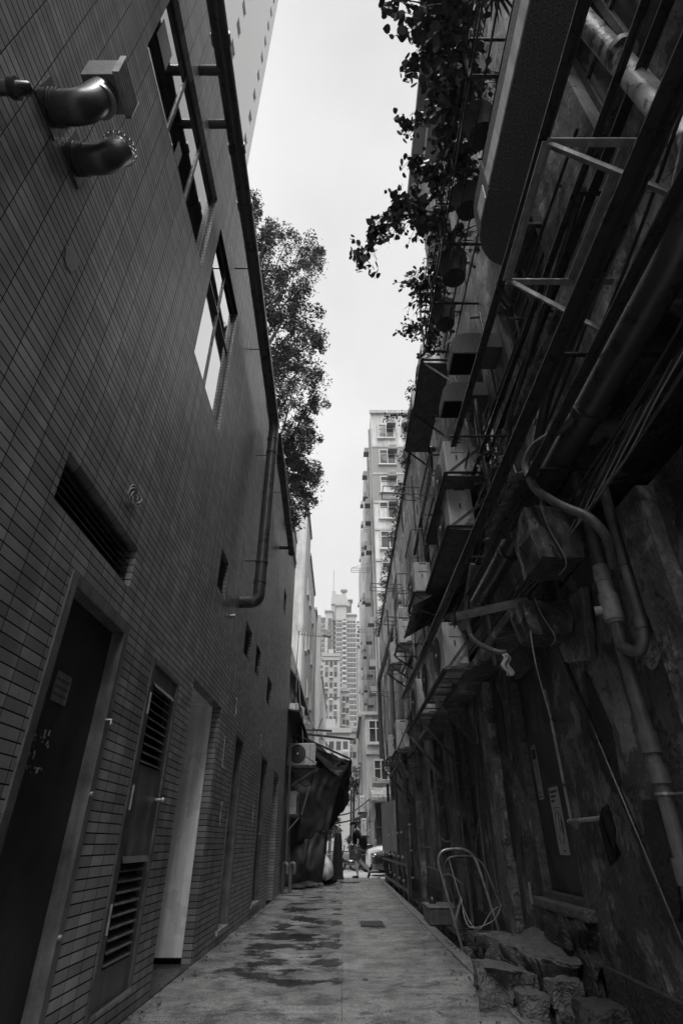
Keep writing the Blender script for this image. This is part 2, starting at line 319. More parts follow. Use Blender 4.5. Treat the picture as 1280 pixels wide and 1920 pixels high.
def spline(pts, n=6):
    pts = [Vector(p) for p in pts]; P = [pts[0]] + pts + [pts[-1]]; out = []
    for i in range(1, len(P)-2):
        for j in range(n):
            t = j/n; a, b, c, d = P[i-1], P[i], P[i+1], P[i+2]
            out.append(.5*((2*b) + (-a+c)*t + (2*a-5*b+4*c-d)*t*t + (-a+3*b-3*c+d)*t**3))
    out.append(pts[-1]); return out
def wall_faces(mb, X, y0, y1, z0, z1, holes, depth, sgn):
    """a wall in the plane x = X with rectangular holes; reveals run 'depth' towards sgn"""
    ys = sorted({y0, y1} | {h[0] for h in holes} | {h[1] for h in holes}); zs = sorted({z0, z1} | {h[2] for h in holes} | {h[3] for h in holes})
    for i in range(len(ys)-1):
        for j in range(len(zs)-1):
            cy, cz = (ys[i]+ys[i+1])/2, (zs[j]+zs[j+1])/2
            if any(h[0] < cy < h[1] and h[2] < cz < h[3] for h in holes): continue
            f = [(X,ys[i],zs[j]),(X,ys[i+1],zs[j]),(X,ys[i+1],zs[j+1]),(X,ys[i],zs[j+1])]
            mb.add(f if sgn < 0 else f[::-1], [(0,1,2,3)])
    for h in holes:
        d = (h[4] if len(h) > 4 else depth); a, b, c, e = h[:4]; X2 = X + sgn*d
        mb.add([(X,a,c),(X2,a,c),(X2,a,e),(X,a,e)], [(0,1,2,3)]); mb.add([(X,b,c),(X,b,e),(X2,b,e),(X2,b,c)], [(0,1,2,3)])
        mb.add([(X,a,e),(X2,a,e),(X2,b,e),(X,b,e)], [(0,1,2,3)]); mb.add([(X,a,c),(X,b,c),(X2,b,c),(X2,a,c)], [(0,1,2,3)])

# ------------------------------------------------------------------ ground
XL, XR, YB = -1.53, 1.9, 15.5
b = MB(); b.box(-300, 300, -60, 500, -.5, -.16); b.build('ground', 'earth', kind='structure')
b = MB(); b.box(-60, 60, 23.2, 30, -.16, -.03); b.build('road', 'asphalt', kind='structure')
b = MB(); b.box(-60, 60, 30, 32.4, -.16, .09); b.box(-6, 1.0, 32.4, 75, -.16, .05); b.build('pavement', 'kerb', kind='structure')
b = MB(); b.box(-60, 60, 25.1, 25.2, -.026, -.022); b.box(-60, 60, 28.6, 28.7, -.026, -.022); b.box(-3.2, -.1, 26.6, 26.72, -.026, -.022); b.build('road_marking', 'road_paint', kind='structure')
# the lane: slabs of concrete with open joints
b = MB()
xs = [-1.7, -.01, 1.214]; ys = [-6, -2.2, 1.2, 4.3, 6.9, 9.3, 12.1, 15.2, 18.4, 21.2, 23.2]
for i in range(2):
    for j in range(len(ys)-1):
        off = .5 if i else 0; ya, yb = ys[j] + (off if 0 < j else 0), ys[j+1] + (off if j < len(ys)-2 else 0)
        z = rnd.uniform(-.002, .002)
        b.box(xs[i] + .001, xs[i+1] - .001, ya + .002, yb - .003, -.16, z)
b.build('alley_paving', 'alley_concrete', kind='structure', bevel=.0015)
b = MB()
y = -6.
while y < 22.6:
    l = rnd.uniform(.7, 1.3); b.box(1.222, 1.36, y + .006, y + l - .004, -.16, .008 + rnd.uniform(-.006, .006)); y += l
b.build('gutter_kerb', 'kerb', kind='structure', bevel=.012)
b = MB(); b.box(1.36, 1.5, -6, 23.2, -.155, -.13); b.box(1.5, 1.95, -6, 23.2, -.155, .02); b.build('gutter_channel', 'gutter_wet', kind='structure', bevel=.01)

b = MB(); b.box(.26, .62, 9.9, 10.5, .006, .012); mh = b.build('manhole_cover', 'steel_dark', label='rectangular iron grating set in the middle of the lane', cat='drain cover')
b = MB()
for k in range(9): b.box(.275 + k*.037, .297 + k*.037, 9.93, 10.47, .0125, .02)
b.build('grating_bar', 'stone_dark', mh)
b = MB(); b.box(-.1, .5, 20.1, 20.45, .006, .014); 
for k in range(14): b.box(-.09 + k*.042, -.07 + k*.042, 20.12, 20.43, .0145, .024)
b.build('drain_grate', 'steel_black', label='long thin iron drain grate across the lane near the walking man', cat='drain cover')
b = MB(); b.box(-1.35, -.95, 15.4, 16.3, .006, .014); b.build('access_cover', 'kerb', label='square concrete cover in the lane beside the far end of the tiled wall', cat='drain cover')

# ------------------------------------------------------------------ tiled building on the left
LB = thing('tiled_building', 'long building clad in dark ribbed stack-bond tiles along the left of the lane', 'building', (XL-3, 5, 0))
DOORS = {'d1': (2.74,3.68,.0,2.37), 'd2': (4.27,5.06,.15,2.33), 'rec': (5.58,7.0,.0,2.5), 'd4': (8.12,8.85,.15,2.42), 'd5': (10.9,11.85,.18,2.5), 'd6': (13.1,14.2,.0,2.42)}
LOUV = [(2.36,3.53,2.6,2.92), (5.98,6.46,3.72,4.24), (8.1,8.72,3.55,4.05), (9.3,9.85,3.58,4.06), (11.0,11.75,3.46,3.96), (12.9,13.5,6.15,6.75)]
WINS = [(1.62,3.52,6.35,7.72), (3.80,5.08,5.35,7.6)]
holes = [DOORS['d1']+(.12,), DOORS['d2']+(.1,), DOORS['rec']+(.11,), DOORS['d4']+(.16,), DOORS['d5']+(.1,), DOORS['d6']+(.75,)] + [l+(.14,) for l in LOUV] + [q+(.09,) for q in WINS]
b = MB(); wall_faces(b, XL, -6, YB, -.1, 9.45, holes, .2, -1)
b.box(-6, XL-.9, YB-.02, YB, -.1, 9.45); b.box(XL-.9, XL-.0005, YB-.02, YB, -.1, 9.45)
b.box(-6, XL-.001, -6.02, -6, -.1, 9.45)
b.build('wall', 'wall_tiles', LB)
b = MB(); b.box(-6, XL-.8, -6, YB-.021, 9.2, 9.44); b.box(XL-.8, XL+.02, -6, YB+.02, 9.451, 9.53); b.build('roof', 'roof_dark', LB)
# white lined passage recess
b = MB(); a0, a1, z0, z1 = DOORS['rec']; Xi = XL-.11
b.box(Xi-1.0, Xi-.001, a1-.001, a1+.05, .06, z1); b.box(Xi-1.0, Xi-.001, a0-.05, a0+.001, .06, z1); b.box(Xi-1.04, Xi-1.0, a0-.05, a1+.05, .06, z1); b.box(Xi-1.0, Xi-.001, a0, a1, z1, z1+.05)
b.build('passage_lining', 'white_panel', LB)
b = MB(); b.box(Xi-1.0, XL-.002, a0, a1, -.1, .012); b.build('threshold', 'gutter_wet', LB)
def frame_mb(a0, a1, z0, z1, w, d, proud=.012, bottom=False):
    b = MB(); x0, x1 = XL-d, XL+proud
    b.box(x0, x1, a0, a0+w, z0, z1); b.box(x0, x1, a1-w, a1, z0, z1); b.box(x0, x1, a0+w, a1-w, z1-w, z1)
    if bottom: b.box(x0, x1, a0+w, a1-w, z0, z0+w)
    return b
def louvres(a0, a1, z0, z1, x, n, w=.045, t=.008):
    b = MB(); h = (z1-z0)/n
    for k in range(n):
        zc = z0 + h*(k+.5); b.bar((x, a0, zc), (x, a1, zc), w, t)
    # tilt the blades: outer edge low
    for i in range(len(b.v)):
        p = b.v[i]; b.v[i] = V(p.x, p.y, p.z - (p.x - x)*.75)
    return b
# door 1: wide grey frame, dark flush door with a plate
a0,a1,z0,z1 = DOORS['d1']
fr = frame_mb(a0, a1, z0, z1, .075, .11).build('door_frame', 'frame_grey', LB, bevel=.004)
b = MB(); b.box(XL-.13, XL-.075, a0+.075, a1-.075, .02, z1-.075); dr = b.build('door', 'door_dark', LB, label='wide dark flush door with a small plate', bevel=.003)
b = MB(); b.box(XL-.0745, XL-.07, 3.02, 3.2, 1.72, 1.88); pl = b.build('door_plate', 'frame_grey', dr)
b = MB()
for k, z in enumerate((1.86, 1.82, 1.78)):
    for q in range(6): b.box(XL-.0695, XL-.0688, 3.03+q*.027, 3.045+q*.027, z-.03, z-.014)
b.build('lettering', 'ink', dr)
b = MB()
for i in range(26):
    y, z = 2.97 + rnd.random()*.17, 1.35 + rnd.random()*.2; s = rnd.uniform(.006, .02); b.box(XL-.0745, XL-.072, y, y+s, z, z+s*rnd.uniform(.6, 1.8))
b.build('torn_sticker', 'plaster_band', dr)
for y, z in ((3.62, .62), (3.62, 1.3)): b = MB(); b.tube([(XL+.012, y, z), (XL+.03, y, z)], .014, 8); b.build('frame_bolt', 'galvanised', fr)
b = MB(); b.tube([(XL+.012, 3.60, 1.72), (XL+.05, 3.60, 1.72), (XL+.05, 3.60, 1.69)], .008, 8)
b.build('frame_bolt', 'galvanised', fr)
# door 2: louvred service panel
a0,a1,z0,z1 = DOORS['d2']
frame_mb(a0, a1, z0, z1, .045, .09, .015).build('door_frame', 'louvre_grey', LB, bevel=.003)
b = MB(); x0, x1 = XL-.03, XL-.005; la, lb_ = a0+.15, a1-.12
segs = [(z0, .36), (.93, 1.56), (2.12, z1-.045)]
for s0, s1 in segs: b.box(x0, x1, a0+.045, a1-.045, s0, s1)
for s0, s1 in ((.36,.93), (1.56,2.12)): b.box(x0, x1, a0+.045, la, s0, s1); b.box(x0, x1, lb_, a1-.045, s0, s1)
dr = b.build('door', 'louvre_grey', LB, label='narrow grey service door with two louvre grilles', weld=False)
for s0, s1 in ((.36,.93), (1.56,2.12)):
    louvres(la+.001, lb_-.001, s0, s1, XL-.018, 9, .042, .007).build('louvre', 'louvre_grey', dr)
b = MB(); b.box(XL-.10, XL-.095, a0, a1, z0, z1); b.build('backing', 'cloth_black', dr)
for s1 in (.95, 2.14):
    b = MB(); b.add([(XL-.003, la-.02, s1+.02), (XL-.003, lb_+.02, s1+.02), (XL+.02, lb_+.02, s1-.02), (XL+.02, la-.02, s1-.02)], [(0,1,2,3)]); b.build('rain_hood', 'louvre_grey', dr, solid=.003)
for z in (.55, 1.25, 1.9): b = MB(); b.tube([(XL+.02, a0+.05, z), (XL+.02, a0+.05, z+.16)], .009, 8); b.build('hinge', 'galvanised', dr)
b = MB(); b.tube([(XL-.005, a1-.09, 1.35), (XL+.04, a1-.09, 1.35)], .016, 10); b.sphere((XL+.05, a1-.09, 1.35), .02); b.build('handle', 'galvanised', dr)
b = MB(); b.add([(XL+.016, a0+.1, .165), (XL+.016, a1-.04, .18), (XL+.03, a1-.06, .155), (XL+.022, a0+.12, .15)], [(0,1,2,3)]); b.build('kick_strip', 'steel_grey', dr, solid=.003)
# doors 4, 5
for key, m2, lab in (('d4', 'door_dark', 'tall narrow door in a pale metal frame'), ('d5', 'door_dark', 'door with torn notices')):
    a0,a1,z0,z1 = DOORS[key]
    fr = frame_mb(a0, a1, z0, z1, .06, 0.15 if key == 'd4' else .09, .01, False).build('door_frame', 'frame_grey', LB, bevel=.003)
    b = MB(); xx = XL-(.14 if key == 'd4' else .07); b.box(xx-.04, xx, a0+.06, a1-.06, z0, z1-.06); dr = b.build('door', m2, LB, label=lab)
    b = MB(); b.box(XL-.08, XL+.02, a0, a1, z0-.05, z0-.001); b.build('door_sill', 'plaster_mid', fr)
    b = MB(); b.tube([(xx, a1-.12, 1.2), (xx+.06, a1-.12, 1.2), (xx+.06, a1-.2, 1.2)], .011, 8); b.build('handle', 'galvanised', dr)
    if key == 'd5':
        b = MB()
        for i in range(16):
            y, z = a0+.08 + rnd.random()*.08, .5 + rnd.random()*1.6; b.box(xx+.0005, xx+.004, y, y+rnd.uniform(.04,.16), z, z+rnd.uniform(.06,.3))
        b.build('torn_notice', 'plaster_mid', dr)
a0,a1,z0,z1 = DOORS['d6']; b = MB(); b.box(XL-.8, XL-.751, a0-.1, a1+.1, 0, 2.5); b.build('door', 'door_dark', LB, label='dark door set deep in an unframed recess')
# louvred vents
for k, (a0,a1,z0,z1) in enumerate(LOUV):
    if k == 5: b = MB(); b.box(XL-.15, XL-.1, a0, a1, z0, z1); b.build('window', 'window_dark', LB); continue
    n = 7 if k == 0 else 10
    lo = louvres(a0, a1, z0, z1, XL-.07, n, .05, .006).build('louvre_vent', 'vent_dark' if k == 0 else 'louvre_grey', LB)
    b = MB(); b.box(XL-.145, XL-.139, a0, a1, z0, z1); b.build('backing', 'cloth_black', lo)
# windows
for k, (a0,a1,z0,z1) in enumerate(WINS):
    wd = .035; b = MB(); x0, x1 = XL-.084, XL-.052
    b.box(x0, x1, a0, a1, z0, z0+wd); b.box(x0, x1, a0, a1, z1-wd, z1); b.box(x0, x1, a0, a0+wd, z0+wd, z1-wd); b.box(x0, x1, a1-wd, a1, z0+wd, z1-wd)
    if k == 0: cuts_y = [2.28, 2.9]; cuts_z = []
    else: cuts_y = [4.42]; cuts_z = [6.75]
    for c in cuts_y: b.box(x0, x1+.002, c-.02, c+.02, z0+wd, z1-wd)
    for c in cuts_z: b.box(x0, x1+.001, a0+wd, a1-wd, c-.015, c+.015)
    fr = b.build('window', 'paint_dark', LB, bevel=.003, label='upper window of %s glass panes reflecting the sky' % ('three' if k == 0 else 'four'))
    b = MB(); b.box(XL-.075, XL-.065, a0+.02, a1-.02, z0+.02, z1-.02); b.build('pane', 'coated_glass' if k else 'tinted_glass', fr)
    if k == 0:
        b = MB(); b.box(XL-.0645, XL-.0635, 1.72, 1.98, 6.95, 7.3); b.build('pasted_paper', 'paper', fr)
        b = MB(); b.box(XL-.0645, XL-.0635, 2.5, 2.62, 6.6, 6.85); b.build('pasted_paper', 'paper', fr)
# small fittings on the tiles
b = MB(); b.add([at(427,1393,X=XL+.004), at(414,1397,X=XL+.004), at(415,1433,X=XL+.004), at(423,1438,X=XL+.004)], [(0,1,2,3)])
b = MB(); nx = XL+.006; b.box(nx-.005, nx, 7.42, 7.66, 1.86, 2.24)
no = b.build('wall_notice', 'paper', label='pale rectangular notice on the tiles between the white recess and the narrow framed door', cat='notice')
b = MB()
for r_ in range(9):
    y = 7.44
    while y < 7.62:
        l = rnd.uniform(.01, .03); b.box(nx+.0005, nx+.0015, y, y+l, 2.2-r_*.037, 2.2-r_*.037+.014+(.01 if r_ < 2 else 0)); y += l+.008
b.build('lettering', 'ink', no)
b = MB()
for i in range(14): y, z = 7.62+rnd.random()*.08, 1.22+rnd.random()*.24; b.box(nx-.005, nx-.001+rnd.random()*.001, y, y+.03, z, z+.05)
b.build('torn_sticker', 'plaster_mid', label='torn pale sticker on the tiles below the rectangular notice', cat='sticker')
b = MB()
for i in range(10): y, z = 10.35+rnd.random()*.08, 1.3+rnd.random()*.3; b.box(nx-.005, nx-.001+rnd.random()*.001, y, y+.04, z, z+.05)
b.build('torn_sticker', 'plaster_mid', label='scraped sticker remains just before the door with torn notices', cat='sticker')
# round scars / plugs where fittings were removed
for (px, py, r_, lab) in ((133, 487, .06, 'round pale filler patch high on the tiles, left of the upper windows'), (246, 931, .085, 'ragged hole with loose wires right of the wide louvred vent')):
    c = at(px, py, X=XL); b = MB()
    for i in range(9 if r_ > .07 else 0): a = i*.7; b.tube(spline([c+V(.0,.0,0), c+V(.03, math.cos(a)*r_*.5, math.sin(a)*r_*.7), c+V(.012+.004*i, math.cos(a+1)*r_, math.sin(a+1)*r_), c+V(.0, math.cos(a+2)*r_*.8, math.sin(a+2)*r_*1.1)], 4), .006, 5)
    if r_ < .07: b.prism([(c.x+.001, c.y+math.cos(q)*r_*(1+.15*math.sin(q*3)), c.z+math.sin(q)*r_*1.2) for q in [2*math.pi*k/18 for k in range(18)]], (.006,0,0))
    b.build('wire_tangle' if r_ > .07 else 'filler_patch', 'cable_pale' if r_ > .07 else 'plaster_mid', label=lab, cat='wires' if r_ > .07 else 'patch')
c = at(432, 1155, X=XL); b = MB(); b.tube([c, c+V(.07,0,0)], .025, 10); b.tube([c+V(.05,0,0), c+V(.05,0,.04)], .015, 8); b.build('wall_spout', 'galvanised', label='small metal spout on the tiles left of the downpipe elbow', cat='spout')
for (px, py, lab) in ((440, 1325, 'short metal chain hook above the narrow framed door'), (487, 1390, 'small bent hook above the door with torn notices')):
    c = at(px, py, X=XL); b = MB(); b.tube(spline([c+V(0,0,.12), c+V(.03,.0,.08), c+V(.02,.02,0), c+V(.03,0,-.1), c+V(0,0,-.14)], 5), .008, 6); b.build('wall_hook', 'galvanised', label=lab, cat='hook')
# vent elbows, upper left
def vent(y, z, up, name, lab, out_=.36):
    t = thing(name, lab, 'vent pipe', (XL, y, z))
    r = .082; p = fillet([(XL-.02,y,z), (XL+.17,y,z), (XL+.2,y+.03,z+up)], .16, 10)
    b = MB(); b.tube(p, r, 24); b.build('pipe', 'pipe_dark', t)
    for x in (.02, .04, .06): b = MB(); b.tube([(XL+x-.006,y,z),(XL+x+.006,y,z)], r+.007, 24); b.build('collar', 'pipe_dark', t)
    b = MB(); b.prism([(XL+.001, y-.12, z-.12), (XL+.001, y+.1, z-.13), (XL+.001, y+.13, z+.1), (XL+.001, y-.1, z+.12)], (.01,0,0)); b.build('wall_plate', 'steel_black', t)
    return t, V(p[-1].x, p[-1].y, p[-1].z)
t, e = vent(1.26, 4.33, .25, 'vent_cowl', 'fat dark elbow pipe ending in a square louvred box, high on the left wall')
b = MB(); b.tube([e+V(0,0,-.1), e+V(0,0,-.075)], .088, 24); b.box(e.x-.11, e.x-.08, e.y-.02, e.y+.02, e.z-.1, e.z-.07); b.build('clamp', 'galvanised', t)
b = MB(); bx = (e.x-.09, e.x+.09, e.y-.09, e.y+.1, e.z+.0, e.z+.19); b.box(*bx); hb = b.build('hood', 'steel_grey', t, bevel=.004)
b = MB()
for k in range(6): z = e.z+.005+k*.034; b.bar((e.x+.105, e.y-.1, z), (e.x+.105, e.y+.11, z), .035, .006)
b.box(e.x+.09, e.x+.125, e.y-.106, e.y-.1, e.z-.01, e.z+.2); b.box(e.x+.09, e.x+.125, e.y+.11, e.y+.116, e.z-.01, e.z+.2); b.build('louvre', 'galvanised', hb)
t, e = vent(1.53, 4.38, .16, 'vent_elbow', 'fat dark elbow pipe capped with a wire basket, beside the louvred cowl')
b = MB()
for k in range(10):
    a = math.pi*k/10; b.tube([e + V(math.cos(a)*math.cos(q)*.1, math.sin(a)*math.cos(q)*.1, math.sin(q)*.1) for q in [math.pi*i/10 for i in range(11)]], .003, 5)
for q in (.25, .6, .95, 1.25): b.tube([e + V(math.cos(a)*math.cos(q)*.1, math.sin(a)*math.cos(q)*.1, math.sin(q)*.1) for a in [math.pi*i/10 for i in range(21)]], .003, 5)
b.build('wire_basket', 'galvanised', t)
c = at(8, 165, X=XL+.05); b = MB(); b.tube([c+V(-.08,0,0), c+V(.05,0,0), c+V(.08,.02,.05)], .03, 10); b.tube([c+V(.03,0,0), c+V(.06,0,0)], .045, 10); b.build('pipe_stub', 'steel_black', label='short dark capped stub at the left edge, left of the vent elbows', cat='pipe')
# drain pipe along the parapet
PX = XL+.27
dp = thing('parapet_drainpipe', 'long dark drainpipe running under the parapet then down to a bottom elbow', 'drainpipe', (PX, 7.4, 4.0))
b = MB(); b.tube(fillet([(PX,-1,8.25), (PX,4.4,8.0), (PX,7.45,7.6), (PX,7.45,4.1), (XL,7.45,4.1)], .22, 8), .09, 20); b.build('pipe', 'pipe_dark', dp)
for y in (.4, 2.1, 3.1, 3.75, 5.6): z = 8.25-(y+1)*.046; b = MB(); b.tube([(PX,y-.05,z),(PX,y+.05,z)], .102, 20); b.build('collar', 'pipe_dark', dp)
for z in (7.2, 6.9, 4.75, 4.42): b = MB(); b.tube([(PX,7.45,z-.02),(PX,7.45,z+.02)], .1, 20); b.build('collar', 'pipe_dark', dp)
for y in (1.7, 4.6, 6.0): z = 8.25-(y+1)*.046; b = MB(); b.bar((XL,y,z-.02), (PX,y,z-.02), .02, .012); b.build('bracket', 'steel_black', dp)
for z in (6.85, 4.78): b = MB(); b.bar((XL,7.45,z), (PX,7.45,z), .014, .014); b.build('bracket', 'steel_black', dp)
for y in (2.35, 2.85):
    b = MB(); b.tube([(XL,y,8.06),(PX,y,8.06)], .048, 14); b.build('inlet', 'pipe_dark', dp)
dp = thing('parapet_drainpipe', 'shorter dark drainpipe high at the far end of the tiled wall', 'drainpipe', (PX, 9.6, 7.1))
b = MB(); b.tube([(PX,7.85,7.75),(PX,11.6,7.1)], .075, 16); b.sphere((PX,11.62,7.09), .085); b.build('pipe', 'pipe_dark', dp)
b = MB(); b.tube([(XL,11.4,7.13),(PX,11.4,7.13)], .06, 12); b.build('inlet', 'pipe_dark', dp)
for y in (8.6, 9.5): b = MB(); b.bar((XL,y,7.6-(y-8)*.1), (PX,y,7.6-(y-8)*.1), .014, .014); b.build('bracket', 'steel_black', dp)
b = MB(); 
for z, d in ((8.62, .05), (8.5, .03)): b.box(XL-.001, XL+d, 7.9, 15.4, z, z+.06)
b.build('string_course', 'wall_tiles', LB)

# tall block behind, upper left
TB = thing('tower_block', 'very tall pale tiled block with rows of small square windows above the left wall', 'tower block', (-9, 8, 0))
b = MB(); TX, TY = -5.65, 16.0; holes = []
for k in range(22):
    z = 17 + k*3.0
    holes.append((TY-1.35, TY-.75, z, z+1.15)); holes.append((TY-5.6, TY-4.9, z, z+1.15)); holes.append((TY-9.0, TY-8.3, z, z+1.15))
wall_faces(b, TX, -6, TY, 0, 84, holes, .25, -1); b.box(-14, TX-.3, TY-.3, TY-.001, 0, 84); b.box(TX-.3, TX-.0005, TY-.3, TY-.0005, 0, 84); b.build('wall', 'tower_tile', TB)
for h in holes: b = MB(); b.box(TX-.27, TX-.251, h[0]-.02, h[1]+.02, h[2]-.02, h[3]+.02); b.build('window', 'window_dark', TB)

# ------------------------------------------------------------------ old building on the right
RB = thing('old_tenement', 'decayed stained rendered building crowded with pipes along the right of the lane', 'building', (XR+3, 9, 0))
b = MB()
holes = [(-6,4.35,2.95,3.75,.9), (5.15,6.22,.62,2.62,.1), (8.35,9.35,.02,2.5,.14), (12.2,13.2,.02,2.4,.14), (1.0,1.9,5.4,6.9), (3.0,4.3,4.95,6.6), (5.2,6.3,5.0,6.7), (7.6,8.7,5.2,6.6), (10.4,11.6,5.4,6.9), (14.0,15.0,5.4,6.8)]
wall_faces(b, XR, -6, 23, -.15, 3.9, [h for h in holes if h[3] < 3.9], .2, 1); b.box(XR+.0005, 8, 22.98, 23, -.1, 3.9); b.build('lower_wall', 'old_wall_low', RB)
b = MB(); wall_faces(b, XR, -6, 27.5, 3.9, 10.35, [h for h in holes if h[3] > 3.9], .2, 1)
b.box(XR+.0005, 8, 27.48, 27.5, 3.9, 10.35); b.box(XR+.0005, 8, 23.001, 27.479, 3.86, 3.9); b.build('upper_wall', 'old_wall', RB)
b = MB(); b.box(XR+.001, 8, -5.9, 27.47, 10.1, 10.34); b.box(XR-.07, XR+.2, 6.4, 27.55, 10.351, 10.45); b.build('roof', 'roof_dark', RB)
b = MB()
for h in holes:
    if h[3] > 3.9: b.box(XR+.201, XR+.23, h[0]-.05, h[1]+.05, h[2]-.05, h[3]+.05)
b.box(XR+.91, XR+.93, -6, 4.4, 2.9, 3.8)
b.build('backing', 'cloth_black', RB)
for h in holes:
    if h[3] > 3.9:
        a0,a1,z0,z1 = h[:4]; b = MB(); x0, x1 = XR+.1, XR+.14; mid = (a0+a1)/2
        for ya, yb_ in ((a0,a0+.05),(mid-.03,mid+.03),(a1-.05,a1)): b.box(x0, x1, ya, yb_, z0, z1)
        b.box(x0+.001, x1-.001, a0, a1, z0, z0+.05); b.box(x0+.001, x1-.001, a0, a1, z1-.05, z1); b.box(x0+.001, x1-.001, a0, a1, z1-.5, z1-.46)
        f = b.build('window', 'rust', RB, bevel=.003); b = MB(); b.box(XR+.119, XR+.122, a0+.02, a1-.02, z0+.02, z1-.02); b.build('pane', 'window_dark', f)
        b = MB(); b.box(XR-.1, XR-.001, a0-.1, a1+.1, z0-.09, z0-.01); b.build('sill', 'old_plaster_pale', f, bevel=.01)
# pilasters, skirting, crumbling ledge
for (ya, yb_, z1, d, m_) in ((2.72, 3.02, 2.94, .09, 'old_plaster_pale'), (7.05, 7.5, 2.84, .09, 'old_plaster_pale'), (9.6, 9.9, 2.9, .1, 'old_wall_low'), (11.4, 11.75, 3.0, .12, 'old_plaster_pale'), (14.6, 15.0, 3.2, .12, 'old_plaster_pale'), (17.6, 18.0, 3.5, .12, 'old_wall_low'), (22.5, 23.01, 3.85, .1, 'old_plaster_pale')):
    b = MB(); n = 14; e1 = [rnd.uniform(-.012,.012) for _ in range(n+1)]; e2 = [rnd.uniform(-.012,.012) for _ in range(n+1)]
    for k in range(n):
        za, zb = .0 + z1*k/n, z1*(k+1)/n
        v = [(XR-d,ya+e1[k],za),(XR-d,yb_+e2[k],za),(XR-d,yb_+e2[k+1],zb),(XR-d,ya+e1[k+1],zb),(XR+.01,ya+e1[k],za),(XR+.01,yb_+e2[k],za),(XR+.01,yb_+e2[k+1],zb),(XR+.01,ya+e1[k+1],zb)]
        b.add(v, [(0,1,2,3),(0,3,7,4),(1,5,6,2)])
    b.add([v[3],v[2],v[6],v[7]], [(0,1,2,3)]); b.build('pilaster', m_, RB)
b = MB(); b.box(XR-.035, XR+.01, -6, 5.0, -.1, .3); b.box(XR-.03, XR+.01, 6.55, 22.4, -.1, .27); b.build('skirting', 'stone_dark', RB, bevel=.008)
b = MB(); b.box(XR-.32, XR-.001, 4.5, 11.9, 2.86, 2.96); b.box(XR-.25, XR-.001, -6, 4.3, 3.76, 3.88); b.box(XR-.25, XR-.0015, 12.3, 22.9, 3.8, 3.9); b.build('ledge', 'old_wall_low', RB, bevel=.01)
# boarded doors in the recesses
for (a0,a1,z0,z1) in ((5.15,6.22,.62,2.62), (8.35,9.35,.02,2.5), (12.2,13.2,.02,2.4)):
    b = MB(); b.box(XR+.08, XR+.12, a0-.02, a1+.02, z0, z1)
    d = b.build('door', 'board', RB, label={5.15: 'boarded dark door with two paper notices', 8.35: 'dull grey door in a shallow recess', 12.2: 'stained door at the far end'}[a0])
    b = MB(); b.box(XR+.0, XR+.079, a0, a0+.035, z0, z1); b.box(XR+.0, XR+.079, a1-.035, a1, z0, z1); b.box(XR+.001, XR+.079, a0+.035, a1-.035, z0+.001, z0+.05); b.build('door_frame', 'rust', RB)
b = MB(); b.box(XR-.09, XR+.02, 5.0, 6.3, .54, .62); b.build('door_sill', 'stone', RB, bevel=.015)
# crumbled masonry below the sill
def rock(c, size, seed, name, mat, sub=4, amp=.28, rz=0, tilt=(0,0), **k):
    bm = bmesh.new(); bmesh.ops.create_cube(bm, size=1); bmesh.ops.subdivide_edges(bm, edges=bm.edges, cuts=22, use_grid_fill=True)
    sx, sy, sz = size
    for v in bm.verts:
        p = v.co.copy(); q = Vector((p.x*sx, p.y*sy, p.z*sz)); s = Vector((seed*3.1, seed*1.7, seed))
        r = 1 - .25*max(0, p.length-.55)
        d1 = noise.noise(q*2.2/max(.3, min(sx,sy)) + s); d2 = noise.noise(q*9 + s); d3 = noise.noise(q*26 + s) + .6*noise.noise(q*60 + s)
        cell = noise.cell(q*4.2 + s)
        f = r + amp*.85*d1 + .13*d2 + .04*d3 + (cell-.5)*.09
        v.co = Vector((q.x*f, q.y*f, q.z*(f if p.z < .45 else 1 - .1*abs(d1) + .06*d2)))
    M3 = Matrix.Rotation(rz, 3, 'Z') @ Matrix.Rotation(tilt[0], 3, 'X') @ Matrix.Rotation(tilt[1], 3, 'Y')
    mb = MB(); bm.verts.ensure_lookup_table(); mb.add([M3 @ v.co + Vector(c) for v in bm.verts], [[v.index for v in f.verts] for f in bm.faces], False); bm.free()
    return mb.build(name, mat, **k)
rock((XR-.0, 5.6, .32), (.2, 1.15, .46), 3, 'broken_masonry', 'stone_dark', amp=.5, parent=RB)
rock((1.68, 5.85, .04), (.56, 1.15, .56), 5, rz=.2, tilt=(.06,-.08), amp=.5, name='rubble_block', mat='stone', label='large broken block of masonry with a flat rough top leaning on the right wall', cat='rubble')
rock((1.3, 5.65, .04), (.42, .8, .32), 9, rz=-.12, tilt=(-.06,.1), amp=.5, name='rubble_block', mat='stone', label='lower broken masonry block at the lane edge in front of the larger one', cat='rubble')
rock((1.34, 5.1, .04), (.2, .2, .2), 12, 'rubble_stone', 'stone', label='squarish stone at the near foot of the lower masonry block', cat='rubble')
rock((1.6, 5.12, .06), (.24, .24, .3), 14, 'rubble_stone', 'stone', label='rounded cracked stone wedged under the large masonry block', cat='rubble')
rock((1.75, 4.85, -.02), (.34, .4, .3), 17, 'rubble_heap', 'stone_dark', label='dark low lump of mortar at the foot of the right wall nearest the camera', cat='rubble')
rock((1.46, 7.75, -.03), (.16, .3, .14), 21, 'rubble_stone', 'stone', label='small stone in the gutter beside the hand trolley', cat='rubble')
b = MB()
for i in range(420):
    x = rnd.choice((rnd.gauss(1.3,.16), rnd.gauss(1.6,.14), rnd.gauss(-1.46,.05))); y = rnd.uniform(4.6, 9) if x > 0 else rnd.uniform(4.5, 15); q = rnd.uniform(.004, .013); z = .008 if x < 1.36 else (-.125 if x < 1.5 else .025)
    b.sphere((x, y, z+q*.4), q, 5, 3, (1, rnd.uniform(.6,1.4), .7))
